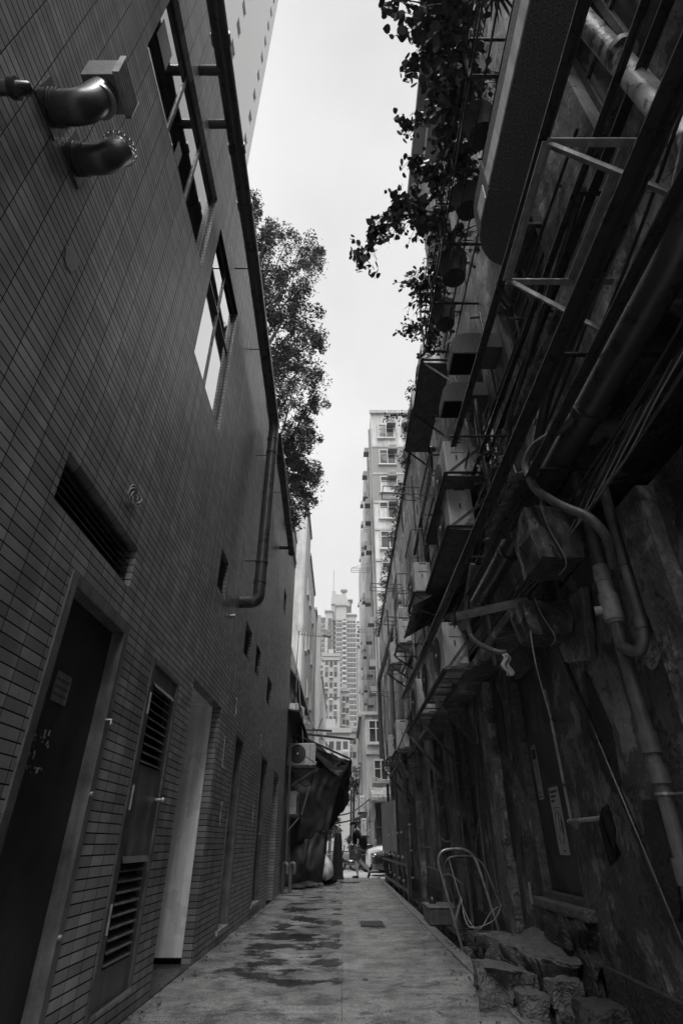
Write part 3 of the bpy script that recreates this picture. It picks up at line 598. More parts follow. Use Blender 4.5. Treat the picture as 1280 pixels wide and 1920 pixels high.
b.build('grit', 'stone', kind='stuff', label='scattered grit and mortar crumbs along both foot edges of the lane', cat='grit')
for i, (x, y, s) in enumerate(((1.22,6.25,.04),(1.1,6.5,.025),(1.45,4.5,.05),(1.05,4.9,.03))):
    rock((x, y, .01), (s, s, s*.7), 30+i, 'pebble', 'stone', label=['chip of stone on the kerb behind the masonry block','tiny chip on the concrete left of the kerb','chip in the gutter nearest the camera','chip of stone left of the lower masonry block'][i], cat='stone')
for i in range(46):
    y = rnd.uniform(2.4, 15) if i % 3 else rnd.uniform(3, 8); z = rnd.uniform(.4, 2.7) if i % 2 else rnd.uniform(3.95, 9.8); r_ = rnd.uniform(.08, .34)
    if any(h[0]-.3 < y < h[1]+.3 and h[2]-.3 < z < h[3]+.3 for h in holes): continue
    n = 16; sd2 = rnd.random()*50; poly = []
    for k in range(n):
        a = 2*math.pi*k/n; q = r_*(1+.55*noise.noise(Vector((math.cos(a)*1.4, math.sin(a)*1.4, sd2)))+.25*noise.noise(Vector((math.cos(a)*5, math.sin(a)*5, sd2)))); poly.append((XR-.001, y+math.cos(a)*q*.7, z+math.sin(a)*q*1.5))
    b = MB(); b.prism(poly, (-rnd.uniform(.006,.016), 0, 0)); b.build('plaster_scab', rnd.choice(('old_plaster_pale','old_wall','stone_dark','old_wall_low')), RB)
for i in range(34):
    y = rnd.uniform(2.4, 14); z = rnd.uniform(.8, 2.8) if i % 3 else rnd.uniform(4, 8.5); b = MB(); l = rnd.uniform(.04,.16)
    if i % 2: b.tube([(XR, y, z), (XR-l, y, z-rnd.uniform(0,.03))], rnd.uniform(.008,.018), 7)
    else: b.bar((XR-.012, y, z), (XR-.012, y+rnd.uniform(-.03,.03), z-rnd.uniform(.1,.5)), rnd.uniform(.02,.05), .02)
    b.build('rusty_stub', 'rust', RB)
# light upper storeys set over the near end
UB = thing('rooftop_storeys', 'pale upper storeys with dark overhanging slabs seen through the hanging plants', 'building', (4, 2, 10.35))
b = MB(); b.box(2.25, 8, -6, 6.3, 10.36, 15.0); b.box(2.45, 8, -6, 9.4, 15.25, 19); b.build('wall', 'plaster_mid', UB)
b = MB(); b.box(1.95, 7.9, -6.1, 6.5, 15.01, 15.2); b.box(2.1, 7.8, -6.1, 9.6, 19.01, 19.2); b.build('slab', 'plaster_band', UB)
for y in (-1.2, .8, 2.8, 4.8):
    b = MB(); b.box(2.235, 2.249, y, y+1.2, 11.6, 13.2); f = b.build('window', 'window_dark', UB)
    b = MB()
    for q in range(9): b.box(2.2, 2.215, y+q*.15, y+.02+q*.15, 11.5, 13.3)
    for q in (11.5, 12.4, 13.28): b.box(2.195, 2.22, y-.02, y+1.24, q, q+.02)
    b.build('window_bars', 'galvanised', f)
b = MB(); b.add([(1.55,1.4,14.2),(1.55,5.2,14.2),(2.25,5.2,14.8),(2.25,1.4,14.8)], [(0,1,2,3)]); b.build('canopy', 'galvanised', UB, solid=.01)
b = MB()
for k in range(4): b.bar((1.0,2.3+k*.22,15.5), (2.1,2.3+k*.22,15.5), .025, .025)
b.bar((2.0,2.2,15.5),(2.0,3.1,15.5), .03,.03); b.build('drying_rack', 'galvanised', label='drying rack of four thin rods poking over the slab at the top of the picture', cat='drying rack')

# ------------------------------------------------------------------ air conditioners
def make_ac(label, group=None, simple=False):
    L_, D, H = .84, .31, .62          # fan faces -x, length along y, origin at base centre
    t = thing('air_conditioner', label, 'air conditioner', (0,0,0), group)
    b = MB(); b.box(-D/2, D/2, -L_/2, L_/2, .03, H); b.build('casing', 'ac_white', t, bevel=.012)
    b = MB(); cy, cz, r = .12, H/2+.015, .255; x = -D/2-.004
    b.add([(x, cy+r*math.cos(a), cz+r*math.sin(a)) for a in [2*math.pi*i/32 for i in range(32)]], [tuple(range(32))]); fd = b.build('fan', 'ac_shade', t)
    b = MB()
    for q in (.06, .1, .14, .18, .22, .255): b.tube([(x-.012, cy+q*math.cos(a), cz+q*math.sin(a)) for a in [2*math.pi*i/24 for i in range(25)]], .0035, 4, False)
    for i in range(12): a = math.pi*2*i/12; b.bar((x-.012, cy+.04*math.cos(a), cz+.04*math.sin(a)), (x-.012, cy+.258*math.cos(a+.3), cz+.258*math.sin(a+.3)), .004, .004)
    b.build('grille', 'ac_shade', t)
    b = MB(); b.sphere((x-.012, cy, cz), .035, 10, 6, (.4,1,1)); b.build('hub', 'ac_white', t)
    b = MB()
    for k in range(9): b.box(-D/2-.003, -D/2+.001, -L_/2+.02, -L_/2+.24, .1+k*.055, .103+k*.055)
    for k in range(7): b.box(-D/2+.02, D/2-.02, L_/2-.0005, L_/2+.002, .1+k*.06, .103+k*.06)
    b.build('moulded_line', 'ac_shade', t)
    b = MB(); b.box(-.08, .1, -L_/2-.012, -L_/2-.0005, H-.2, H-.06); b.build('terminal_cover', 'ac_white', t, bevel=.006)
    b = MB(); b.box(-.06, .08, -L_/2-.002, -L_/2+.001, H-.045, H-.015); b.box(-.02, .0, -L_/2-.014, -L_/2-.011, H-.32, H-.25); b.build('hand_slot', 'ac_shade', t)
    b = MB(); b.box(.02, .13, -L_/2-.035, -L_/2-.0005, .06, .15); b.build('valve_cover', 'ac_white', t, bevel=.008)
    for s in (-.28, .28): b = MB(); b.box(-D/2-.02, D/2+.02, s-.03, s+.03, 0, .03); b.build('foot', 'galvanised', t)
    return t
AC_G = 'condenser units on racks along the right wall'
ac0 = make_ac('x', AC_G)
def ac(first, x, y, z, label, rz=0, group=AC_G, sc=None):
    o = ac0 if first else copy_tree(ac0)
    place(o, (x,y,z), rz, label, group, sc); return o
ac(True, 1.46, 7.22, 2.93, 'nearest condenser on the long mid-height rack, plain side panel showing')
ac(False, 1.46, 8.5, 2.93, 'second condenser on the long mid-height rack, just behind the nearest one')
ac(False, 1.46, 10.1, 2.93, 'third condenser at the far end of the long mid-height rack')
ac(False, 1.47, 14.5, 2.98, 'condenser on the separate lower rack above the gutter post, beyond the long rack', sc=(1,1,1.12))
ac(False, 1.48, 5.95, 4.98, 'condenser on the upper triangular rack below the thick angled duct outlets')
ac(False, 1.48, 6.1, 4.33, 'condenser directly under the upper one, pale sunlit flank, striped by a steel strut')
ac(False, 1.5, 6.75, 7.8, 'condenser in the high tray that breaks the skyline, nearer of the two')
ac(False, 1.5, 8.1, 8.0, 'condenser in the high tray that breaks the skyline, farther of the two')
def rack(x0, x1, y0, y1, z, name, lab, mat='steel_dark', tray=False, braces=(), hang=(), bars=3, down=.5):
    t = thing(name, lab, 'bracket', (XR, (y0+y1)/2, z))
    b = MB(); w_ = .045
    b.angle((x0,y0,z),(x0,y1,z), w_); b.angle((x1,y0,z),(x1,y1,z), w_)
    n = max(2, bars)
    for k in range(n):
        y = y0 + (y1-y0)*k/(n-1); b.bar((x0,y,z-.012),(XR,y,z-.012), w_, .01)
    b.build('frame', mat, t)
    for y in braces: b = MB(); b.angle((x0+.02,y,z-.02),(XR,y,z-down), .04); b.build('brace', mat, t)
    for y in hang: b = MB(); b.angle((x0+.02,y,z),(XR,y,z+down), .035); b.build('strut', mat, t)
    if tray: b = MB(); b.box(x0+.01, x1, y0+.05, y1-.05, z-.035, z-.022); b.build('tray', 'rust', t)
    return t
rack(1.27, 1.72, 6.7, 11.3, 2.91, 'condenser_rack', 'long rusty angle-iron rack carrying three condensers at mid height', 'rust', False, (8, 9.6, 11.2), (6.72,), 11, .75)
rack(1.27, 1.72, 13.9, 15.4, 2.95, 'condenser_rack', 'short rack carrying one condenser above the gutter post', 'steel_dark', False, (14, 15.3), (13.95,15.3), 4, 1.2)
rack(1.27, 1.72, 13.6, 16.4, 2.62, 'pipe_rack', 'empty black angle-iron shelf on top of the gutter post', 'steel_black', False, (13.7,16.3), (), 5, .7)
rack(1.27, 1.75, 5.35, 7.2, 4.96, 'condenser_rack', 'upper triangular rack with a dark tray under a single condenser', 'steel_dark', True, (), (5.38,), 3, .55)
rack(1.27, 1.75, 5.55, 7.6, 4.31, 'condenser_rack', 'second triangular rack directly below the upper one', 'steel_dark', True, (), (5.58,), 3, .5)
rack(1.29, 1.74, 6.1, 7.45, 7.78, 'condenser_rack', 'nearer high tray rack on the skyline', 'steel_dark', True, (6.15, 7.4), (6.12,), 2, .6)
rack(1.29, 1.74, 7.5, 8.75, 7.98, 'condenser_rack', 'farther high tray rack on the skyline', 'steel_dark', True, (8.7,), (), 2, .6)
rack(1.15, 1.6, 1.46, 2.34, 4.43, 'empty_rack', 'empty triangular angle-iron rack near the top right of the picture', 'galvanised', False, (1.47,2.33), (), 2, .75)
ac(False, 1.5, 17.6, 3.2, 'condenser just before the tall white drainpipe foot, low on the far right wall')
ac(False, 1.5, 19.0, 3.2, 'condenser beyond the leaning board, low on the far right wall')
ac(False, 1.5, 12.9, 5.1, 'condenser on a small bracket above the far door')
ac(False, 1.5, 15.3, 5.3, 'condenser high between the thin white pipe and the tall drainpipe')
ac(False, 1.5, 9.6, 5.0, 'condenser on its own bracket above the long mid-height rack')
rack(1.3, 1.72, 17.0, 19.6, 3.17, 'condenser_rack', 'far low rack with two condensers near the street end', 'steel_dark', False, (17.1,19.5), (), 4, .6)
for y, z, lab in ((12.9,5.08,'small bracket over the far door'),(15.3,5.28,'small bracket high before the tall drainpipe'),(9.6,4.98,'single-unit bracket above the long rack')):
    rack(1.3, 1.72, y-.5, y+.5, z, 'condenser_rack', lab+' holding one condenser', 'steel_black', False, (y-.45,y+.45), (), 2, .45)
for y0, y1, z0, z1, lab in ((10.3,11.7,5.3,7.0,'rusty window cage bulging over the lane, nearer one'),(13.9,15.1,6.4,7.6,'rusty window cage bulging over the lane, farther one'),(7.5,8.8,6.0,6.9,'low rusty window cage under the skyline trays')):
    b = MB(); x0 = 1.52
    for k in range(int((y1-y0)/.14)+1): y = y0+k*.14; b.bar((x0,y,z0),(x0,y,z1), .012,.012)
    for z in (z0, (z0+z1)/2, z1): b.bar((x0,y0,z),(x0,y1,z), .025,.02); b.bar((x0,y0,z),(XR,y0,z), .025,.02); b.bar((x0,y1,z),(XR,y1,z), .025,.02)
    for k in range(3): x = x0+.1+k*.1; b.bar((x,y0,z0),(x,y1,z0), .012,.012)
    b.build('window_cage', 'rust', label=lab, cat='window cage')
for i, (y, z, l) in enumerate(((11.0,8.6,.9),(13.2,6.0,.8),(16.0,8.2,1.0),(19.5,5.6,.9))):
    b = MB()
    for q in (0,.3,.6): b.bar((XR,y+q,z),(XR-l,y+q,z+.05), .018,.018)
    b.bar((XR-l,y,z+.05),(XR-l,y+.6,z+.05), .018,.018); b.bar((XR,y,z-.35),(XR-l*.8,y,z+.03), .015,.015)
    b.build('drying_rack', 'steel_dark', label=['drying frame sticking out below the right parapet','drying frame beside the thin white pipe','drying frame above the tall white drainpipe','drying frame near the street end of the right wall'][i], cat='drying rack')
# corrugated rain shade below the stacked condensers
b = MB(); b.grid(lambda u, v: V(1.02+.88*v, 7.3+1.5*u, 3.98+.5*v+.012*math.sin(u*70)), 90, 3); b.build('rain_shade', 'steel_black', label='dark corrugated sheet shade sloping from the right wall below the stacked condensers', cat='shade', solid=.004)
b = MB(); b.tube([(1.04,7.35,3.97),(1.85,7.5,3.7)], .008, 6); b.build('shade_stay', 'steel_black', label='thin wire stay under the corrugated shade', cat='stay')
def jag(u, v):
    return V(1.35+.45*v, 3.25+1.1*u, 3.42+.1*v+.01*math.sin(u*60)) + V(-.05*abs(math.sin(u*17))*(1-v) - .04*abs(math.sin(u*41))*(1-v), 0, 0)
b = MB(); b.grid(jag, 60, 3); b.build('torn_sheet', 'rust', label='ragged-edged rusty sheet between the long steel bars on the right wall', cat='sheet metal', solid=.003)

# ------------------------------------------------------------------ ducts
def duct_big():
    t = thing('air_duct', 'large speckled rectangular duct with a rounded end high on the right wall', 'duct', (1.55, 1.5, 6.0))
    x0, x1, z0, z1 = 1.30, 1.66, 6.0, 6.5
    poly = [(x1,-3,z0),(x0,-3,z0),(x0,2.85,z0)] + [(x1-(x1-x0)*math.cos(a), 2.85+.42*math.sin(a), z0) for a in [math.pi/2*i/8 for i in range(1,9)]]
    b = MB(); b.prism(poly, (0,0,z1-z0)); b.build('casing', 'speckle', t, bevel=.015)
    for y in (.95, 2.55): b = MB(); b.box(x0-.012, x1+.01, y-.035, y+.035, z0-.012, z1+.01); b.build('flange', 'speckle', t, bevel=.004)
    for ya, yb_ in ((-3,.9),(1.0,2.5),(2.6,2.82)): b = MB(); b.box(x0-.014, x0-.001, ya, yb_, z0+.01, z0+.24); b.build('side_panel', 'ac_white', t, bevel=.004)
    for y in (1.0, 2.9): b = MB(); b.bar((x1,y,z0+.1),(XR,y,z0+.1), .04,.04); b.build('bracket', 'steel_dark', t)
duct_big()
def duct_elbow(y, z, lab, s=1.):
    t = thing('duct_outlet', lab, 'duct', (1.7, y, z)); W = .34*s; H = .3*s; r = .2*s; b = MB()
    # runs out from the wall then turns down: profile in xz
    outer = [(XR, z+H), (1.52, z+H)] + [(1.52-r-.02*0-(.0)+ (r)*math.cos(a)-0, z+H-r+r*math.sin(a)) for a in [math.pi/2+math.pi/2*i/6 for i in range(0,7)]] + [(1.52-2*r+r, z-.02)]
    prof = [(XR, z+H), (1.5, z+H)] + [(1.5-r*math.sin(a), z+H-r+r*math.cos(a)) for a in [math.pi/2*i/7 for i in range(1,8)]] + [(1.5-r, z-.04), (1.5+.12, z-.04), (1.5+.12, z+.06), (XR, z+.06)]
    b.prism([(x, y, zz) for x, zz in prof], (0, W, 0)); b.build('casing', 'speckle', t, bevel=.01)
    b = MB(); b.box(1.5-r+.02, 1.5+.1, y+.02, y+W-.02, z-.046, z-.0405); b.build('mouth', 'cloth_black', t)
duct_elbow(4.35, 6.0, 'speckled duct outlet curving down from the right wall, nearer of the pair', 1.05)
duct_elbow(5.1, 5.95, 'speckled duct outlet curving down from the right wall, farther of the pair', 1.0)

# ------------------------------------------------------------------ planted cage on the skyline
CG = thing('plant_cage', 'long black iron window cage holding potted plants against the sky', 'cage', (1.6, 3, 7.5))
b = MB(); x0, x1, z0, z1 = 1.26, XR, 7.5, 8.45
for x, z in ((x0,z0),(x0,z0+.16),(x0,z0+.5),(x0,z1),(x0+.14,z0),(x0+.28,z0),(x0+.42,z0)): b.bar((x,-.5,z),(x,5.75,z), .018, .018)
for k in range(8):
    y = -.4+k*.87; b.bar((x0,y,z0),(x0,y,z1), .03,.03); b.bar((x0,y,z0-.001),(x1,y,z0-.001), .035,.02); b.bar((x0,y,z1),(x1,y,z1), .03,.02)
b.build('frame', 'steel_black', CG)
for i, (y, r_) in enumerate(((1.45,.17),(2.75,.19),(3.55,.17),(4.45,.2),(5.2,.18))):
    t = thing('plant_pot', ['pot nearest the top of the picture in the iron cage', 'wide round pot in the cage beside the large duct', 'round pot in the middle of the cage', 'round pot in the cage above the duct end', 'pot at the lower far end of the iron cage'][i], 'plant pot', (1.55, y, 7.53), 'pots in the iron cage')
    b = MB(); b.tube([(1.5,y,7.53),(1.5,y,7.56),(1.5,y,7.86),(1.5,y,7.9)], [r_*.74, r_*.76, r_, r_*1.06], 20); b.build('pot', 'pot', t)
    b = MB(); b.tube([(1.5,y,7.901),(1.5,y,7.91)], r_*.9, 14); b.build('soil', 'stone_dark', t)

def leaf(mb, c, s, round_=True, up=None):
    n = Vector((rnd.gauss(0,1), rnd.gauss(0,1), rnd.gauss(0,1)+.6)).normalized(); a = n.orthogonal().normalized(); a = Matrix.Rotation(rnd.random()*6.28, 3, n) @ a; bb = n.cross(a)
    if round_:
        pts = [c + a*s*x + bb*s*y for x, y in ((-.5,0),(-.38,.36),(0,.5),(.35,.34),(.72,0),(.35,-.34),(0,-.5),(-.38,-.36))]; mb.add(pts, [tuple(range(8))])
    else:
        mb.add([c-a*s*.6, c+bb*s*.26, c+a*s*.6, c-bb*s*.26], [(0,1,2,3)])
def foliage(mb, clusters, s, round_=True, jit=.35):
    for c, r_, n in clusters:
        for _ in range(n):
            d = Vector((rnd.gauss(0,1), rnd.gauss(0,1), rnd.gauss(0,1))).normalized() * r_ * rnd.random()**.45
            leaf(mb, c+d, s*rnd.uniform(1-jit, 1+jit), round_)
def vine(name, lab, pts, s, n, spread, base=None, mat='leaf_vine', rnd_=True, cat='plant', group=None):
    """pts: world points of a stem; leaves sit along it"""
    s *= .8; n = int(n*2.3); t = thing(name, lab, cat, pts[0], group); sp = spline(pts, 6); b = MB(); b.tube(sp, [.009*(1-.6*i/len(sp)) for i in range(len(sp))], 5); b.build('stem', 'bark', t)
    tw = MB(); b = MB(); m = max(4, n//9)
    for _ in range(m):
        p = sp[int(rnd.random()**.8*(len(sp)-1))]; d = V(rnd.gauss(0,1), rnd.gauss(0,1), rnd.gauss(0,1)-.2).normalized()*spread*rnd.uniform(.8,3.3); q = spline([p, p+d*.5+V(0,0,spread*.3), p+d+V(0,0,-spread*.3)], 5)
        tw.tube(q, .0035, 4, False)
        for k in range(9):
            c = q[min(len(q)-1, 1+int(k*len(q)/9))]; leaf(b, c+V(rnd.gauss(0,1),rnd.gauss(0,1),rnd.gauss(0,1))*s*.45, s*rnd.uniform(.45,1.45), rnd_)
    tw.build('twigs', 'bark', t)
    b.build('foliage', mat, t)
def px(*a): return [at(x, y, Z=z) for x, y, z in a]
VG = 'plants growing out of the iron cage'
vine('hanging_plant', 'round-leaved branch poking left at the very top edge of the picture', px((840,10,8.3),(790,5,8.6),(745,0,8.8),(712,14,8.8)), .085, 60, .07, group=VG)
vine('hanging_plant', 'dense round-leaved mass at the top of the iron cage', px((880,10,8.2),(850,40,8.4),(820,60,8.6),(800,40,8.8)), .085, 420, .2, group=VG)
vine('hanging_plant', 'small sprig of round leaves dangling above the drying rack', px((870,120,8.3),(820,100,8.6),(785,110,8.7),(770,135,8.7)), .075, 42, .05, group=VG)
vine('hanging_plant', 'bushy round-leaved plant filling the cage beside the pale storeys', px((890,130,8.1),(870,170,8.3),(840,200,8.4),(850,250,8.5)), .08, 480, .19, group=VG)
vine('hanging_plant', 'short sprig with round leaves poking left at the level of the drooping slab', px((860,200,8.3),(820,215,8.5),(790,225,8.6),(760,236,8.6)), .07, 60, .055, group=VG)
vine('hanging_plant', 'round-leaved clump hanging over the rail below the pale storeys', px((880,280,8.1),(860,300,8.2),(835,330,8.3),(815,350,8.3)), .075, 320, .17, group=VG)
vine('hanging_plant', 'curled sprig of round leaves above the longest branch', px((840,350,8.2),(810,330,8.4),(785,312,8.5),(770,295,8.5)), .07, 100, .055, group=VG)
vine('hanging_plant', 'longest leafy branch reaching far left into the sky', px((845,430,8.1),(800,410,8.4),(750,390,8.6),(725,420,8.6),(700,450,8.6),(668,508,8.6)), .085, 260, .11, group=VG)
vine('hanging_plant', 'broad leafy branch just right of the longest branch tip', px((850,440,8.0),(810,425,8.2),(770,400,8.4),(735,385,8.5)), .08, 280, .14, group=VG)
vine('hanging_plant', 'small-leaved trailing plant in the cage above the far pot', px((850,480,8.0),(825,500,8.1),(800,530,8.2),(780,545,8.2)), .065, 330, .15, group=VG)
vine('hanging_plant', 'fine-leaved sprig poking left near the lower end of the cage', px((835,590,8.0),(810,600,8.1),(785,610,8.2),(755,628,8.2)), .05, 200, .08, group=VG)
vine('hanging_plant', 'thin drooping plant below the end of the iron cage', px((840,560,7.9),(825,600,7.8),(815,630,7.7),(800,660,7.5)), .05, 220, .12, group=VG)
# spiky plants
for i, (x, y, z) in enumerate(((1.35,5.2,8.2),(1.5,4.3,8.2),(1.45,1.7,8.2))):
    b = MB()
    for k in range(26):
        a = rnd.random()*6.28; l = rnd.uniform(.25,.5); d = V(math.cos(a), math.sin(a), 0); p0 = V(x,y,z-.3); p1 = p0+d*l*.5+V(0,0,l*.8); p2 = p0+d*l*1.1+V(0,0,l*.75); sd_ = V(-math.sin(a), math.cos(a), 0)*.014
        b.add([p0-sd_, p0+sd_, p1+sd_, p2, p1-sd_], [(0,1,2,4),(4,2,3)])
    b.build('spiky_plant', 'leaf_vine', label=['spiky narrow-leaved plant at the far end of the iron cage','spiky plant in the cage above the rounded duct end','spiky plant in the cage near the top of the picture'][i], cat='plant', group=VG, origin=(x,y,z-.3))
# weeds along the parapet
for i in range(13):
    y = 9.2 + i*1.42; t = []; b = MB()
    foliage(b, [(V(XR-.1+rnd.uniform(-.12,.08), y+q*.13, 10.35+rnd.uniform(-.15,.3)), .2, 34) for q in range(6)], .08, False)
    b.tube(spline([(XR-.05,y,10.4),(XR-.1,y+.3,10.6),(XR-.05,y+.6,10.45),(XR-.12,y+.8,10.55)], 4), .008, 4)
    b.build('parapet_weed', 'leaf_vine', label='%s clump of scraggly weeds along the right parapet edge' % ['nearest','second','third','fourth','fifth','sixth','seventh','eighth','ninth','tenth','eleventh','twelfth','farthest'][i], cat='weeds', group='weeds on the right parapet')
for i, (pts, lab) in enumerate((([(8.95,10.4,-.55),(8.9,10.7,-.3)], 'twiggy bush leaning off the parapet in front of the pale block'),)):
    vine('twiggy_bush', lab, [(XR,9.6,9.9),(1.6,9.8,9.9),(1.3,9.9,10.0),(1.05,9.9,9.9)], .05, 90, .1)
vine('dangling_weed', 'feathery weed hanging from the right wall below the duct outlets', [(XR,4.4,4.8),(1.7,4.45,4.7),(1.62,4.5,4.5),(1.66,4.5,4.3)], .035, 220, .09, rnd_=False, mat='leaf')
vine('dangling_weed', 'second feathery weed growing from a crack behind the steel bars', [(XR,5.0,4.6),(1.75,5.0,4.5),(1.66,5.0,4.25),(1.7,5.05,4.0)], .035, 220, .09, rnd_=False, mat='leaf')

# ------------------------------------------------------------------ steel bars, conduits, pipes on the right
def run(name, lab, cat, pts, r, mat, fil=.12, clips=0, n=12, group=None, rings=()):
    t = thing(name, lab, cat, pts[0], group); p = fillet(pts, fil); b = MB(); b.tube(p, r, n); b.build('pipe' if cat == 'pipe' else 'run', mat, t)
    if clips:
        a, c = Vector(pts[0]), Vector(pts[-1]) if len(pts) == 2 else Vector(pts[1])
        for k in range(clips):
            b = MB(); q = a.lerp(c, (k+.5)/clips); d = (c-a).normalized(); b.tube([q-d*.012, q+d*.012], r*1.16, n)
            b.bar(q, (XR if q.x > 0 else q.x-.1, q.y, q.z), .02, .012); b.build('clip', 'steel_dark', t)
    if rings:
        for q, d in rings: b = MB(); q = Vector(q); d = Vector(d).normalized(); b.tube([q-d*.03, q+d*.03], r*1.22, n); b.build('coupling', mat, t)
    return t
def steel(lab, p0, p1, w_, mat='steel_black', braces=()):
    t = thing('steel_bar', lab, 'steel bar', p0); b = MB(); b.angle(p0, p1, w_, .008); b.build('angle', mat, t)
    for y in braces: b = MB(); z = p0[2] + (p1[2]-p0[2])*(y-p0[1])/(p1[1]-p0[1]); b.bar((p0[0],y,z),(XR,y,z), .03,.012); b.build('bracket', mat, t)
steel('longest black steel bar running the length of the lane below the condensers on the right', (1.24,.4,3.5), (1.24,11.6,3.62), .07, braces=(2.2,4.9,8.2,11.4))
steel('second black steel bar just above and outside the curved conduits', (1.36,.4,3.32), (1.36,6.4,3.36), .045, braces=(3.1,5.8))
steel('high black bar passing the empty triangular rack', (1.13,.5,4.42), (1.2,4.6,4.75), .05, braces=(4.4,))
steel('slim paired bar against the wall behind the empty rack, outer', (1.62,.4,4.9), (1.62,7.4,5.0), .04, braces=(2,5))
steel('slim paired bar against the wall behind the empty rack, inner', (1.74,.4,4.9), (1.74,9.4,5.1), .05, braces=(3,7))
steel('black beam end poking across the lane beside the bagged boxes', (.96,4.3,2.7), (1.5,4.05,2.74), .07)
run('drain_pipe', 'thick pale peeling downpipe crossing the top right corner', 'pipe', [(1.76,1.42,9.5),(1.76,1.42,6.2),(1.76,1.3,3.9)], .072, 'pipe_peel', clips=0, n=20, rings=[((1.76,1.42,7.0),(0,0,1)),((1.76,1.33,5.3),(0,0,1))])
run('waste_pipe', 'very thick dark pipe running along the right wall at head height', 'pipe', [(XR,.9,3.9),(1.6,1.05,3.75),(1.6,1.5,3.45),(1.62,8.2,3.5)], .1, 'pipe_dark', n=24, rings=[((1.605,2.6,3.46),(0,1,0)),((1.61,4.6,3.475),(0,1,0)),((1.617,6.9,3.49),(0,1,0))])
run('conduit', 'dark tube bending down from the steel bars into the cable bundle', 'pipe', [(1.5,.9,3.9),(1.5,2.9,3.88),(1.52,3.5,3.55),(1.55,3.45,2.7)], .04, 'pipe_dark', .35, rings=[((1.51,3.1,3.8),(0,1,-.3))])
run('conduit', 'grey tube with a bright edge beside the peeling wall strip', 'pipe', [(1.62,.8,4.1),(1.62,3.4,4.05),(1.75,3.8,3.7),(1.78,5.0,3.6)], .032, 'pvc_grey', .3, clips=0)
run('conduit', 'conduit with a short coupling bent downward behind the long bars', 'pipe', [(1.7,2.0,5.0),(1.7,4.2,4.75),(1.72,4.35,4.4),(1.74,4.3,3.9)], .026, 'pipe_dark', .15, rings=[((1.71,4.3,4.55),(0,.1,-1))])
run('curved_hose', 'thick hose looping out in a wide bright-edged curve above the hanging box', 'hose', [at(1105,745,X=1.55), at(1060,800,X=1.5), at(1000,835,X=1.4), at(982,872,X=1.36), at(1000,918,X=1.38), at(1055,950,X=1.45), at(1105,968,X=1.55), at(1140,1010,X=1.65), at(1148,1060,X=1.8)], .03, 'pvc_grey', .14, n=14)
for i in range(9):
    z = 3.12 + rnd.uniform(-.1,.14); x = 1.62+rnd.random()*.2; r_ = rnd.choice((.009,.012,.018,.022))
    run('cable', ['thickest cable of the bundle sweeping in from the right edge','pale-edged cable at the top of the bundle','second cable from the top of the bundle','black cable in the middle of the bundle','thin cable in the middle of the bundle','low grey cable of the bundle','lowest cable of the bundle','sagging cable behind the bundle','innermost cable against the wall in the bundle'][i], 'cable', spline([(x,.5,z+.42-i*.05),(x,1.9,z+.1-i*.015),(x-.02,3.4,z-.02),(x,5.0,z-.02),(x,7.5+rnd.random()*3,z+.05)], 5), r_, 'cable' if i % 2 else 'pvc_grey', .05, n=7, group='cables bundled along the right wall')
for i in range(10):
    y0 = 1.2 + i*.75; z = 3.65 + (i*.37) % 1.3; x = 1.55 + (i*.13) % .3
    run('cable', ['%s thin black cable strung above the long steel bars' % q for q in ('first','second','third','fourth','fifth','sixth','seventh','eighth','ninth','tenth')][i], 'cable', spline([(x,y0-1.2,z+.25),(x,y0,z-.06),(x+.02,y0+1.3,z-.1-.02*i),(x+.05,y0+2.8,z+.12),(x+.1,y0+4.2,z+.02)], 5), .008 + .003*(i % 3), 'cable' if i % 3 else 'pvc_grey', .05, n=5, group='thin cables strung above the steel bars')
for i in range(6):
    y0 = 1.6+i*.35; run('loose_wire', ['wire sagging lowest under the cable bundle','wire curling below the bundle near the right edge','thin wire looping between the bundle and the hose','wire drooping behind the hanging box','short wire crossing the dark recess','wire trailing along the recess edge'][i], 'wire', spline([(1.72,y0,3.2),(1.6,y0+.4,2.98-i*.02),(1.62,y0+.9,2.92),(1.7,y0+1.5+i*.1,3.1)], 5), .0045, 'cable_pale', .05, n=5)
# PVC drain stack and its neighbour
st = run('soil_pipe', 'pale plastic drain stack with thick collars standing against the right wall', 'pipe', [(1.82,3.42,3.6),(1.82,3.42,-.1)], .043, 'pvc_grey', n=18)
b = MB(); b.tube([(1.82,3.42,2.72),(1.82,3.42,2.3)], .052, 18)
for z0, z1, r_ in ((2.5,2.32,.066),(2.68,2.6,.058)): b.tube([(1.82,3.42,z0),(1.82,3.42,z1)], r_, 18)
b.tube([(1.82,3.42,2.4),(1.72,3.46,2.4)], .03, 12); b.build('cleaning_socket', 'pvc_white', st)
for z0, z1 in ((1.62,1.5),(1.44,1.34),(.98,.86),(.5,.4)): b = MB(); b.tube([(1.82,3.42,z0),(1.82,3.42,z1)], .058, 18); b.build('collar', 'pvc_grey', st)
for z in (1.28,.7): b = MB(); b.tube([(1.82,3.42,z),(1.82,3.42,z+.015)], .05, 14); b.bar((1.82,3.42,z+.007),(XR,3.3,z+.007), .02,.012); b.build('clip', 'galvanised', st)
run('waste_pipe', 'dark pipe ending in a U-shaped trap joined to the plastic stack', 'pipe', [(1.84,3.12,3.2),(1.84,3.16,2.15),(1.8,3.2,2.02),(1.78,3.36,2.12)], .036, 'pvc_grey', .09, rings=[((1.84,3.14,2.62),(0,0,1)),((1.84,3.16,2.2),(0,0,1))])
run('leaning_pole', 'long thin black pole leaning diagonally against the lower right wall', 'pole', [(1.84,4.55,2.66),(1.86,3.62,.3)], .019, 'steel_black', n=8)
run('water_pipe', 'thin pale vertical pipe tail on the wall left of the leaning pole', 'pipe', [(1.85,5.02,2.25),(1.85,5.0,1.2)], .013, 'pvc_white', n=8, clips=2)
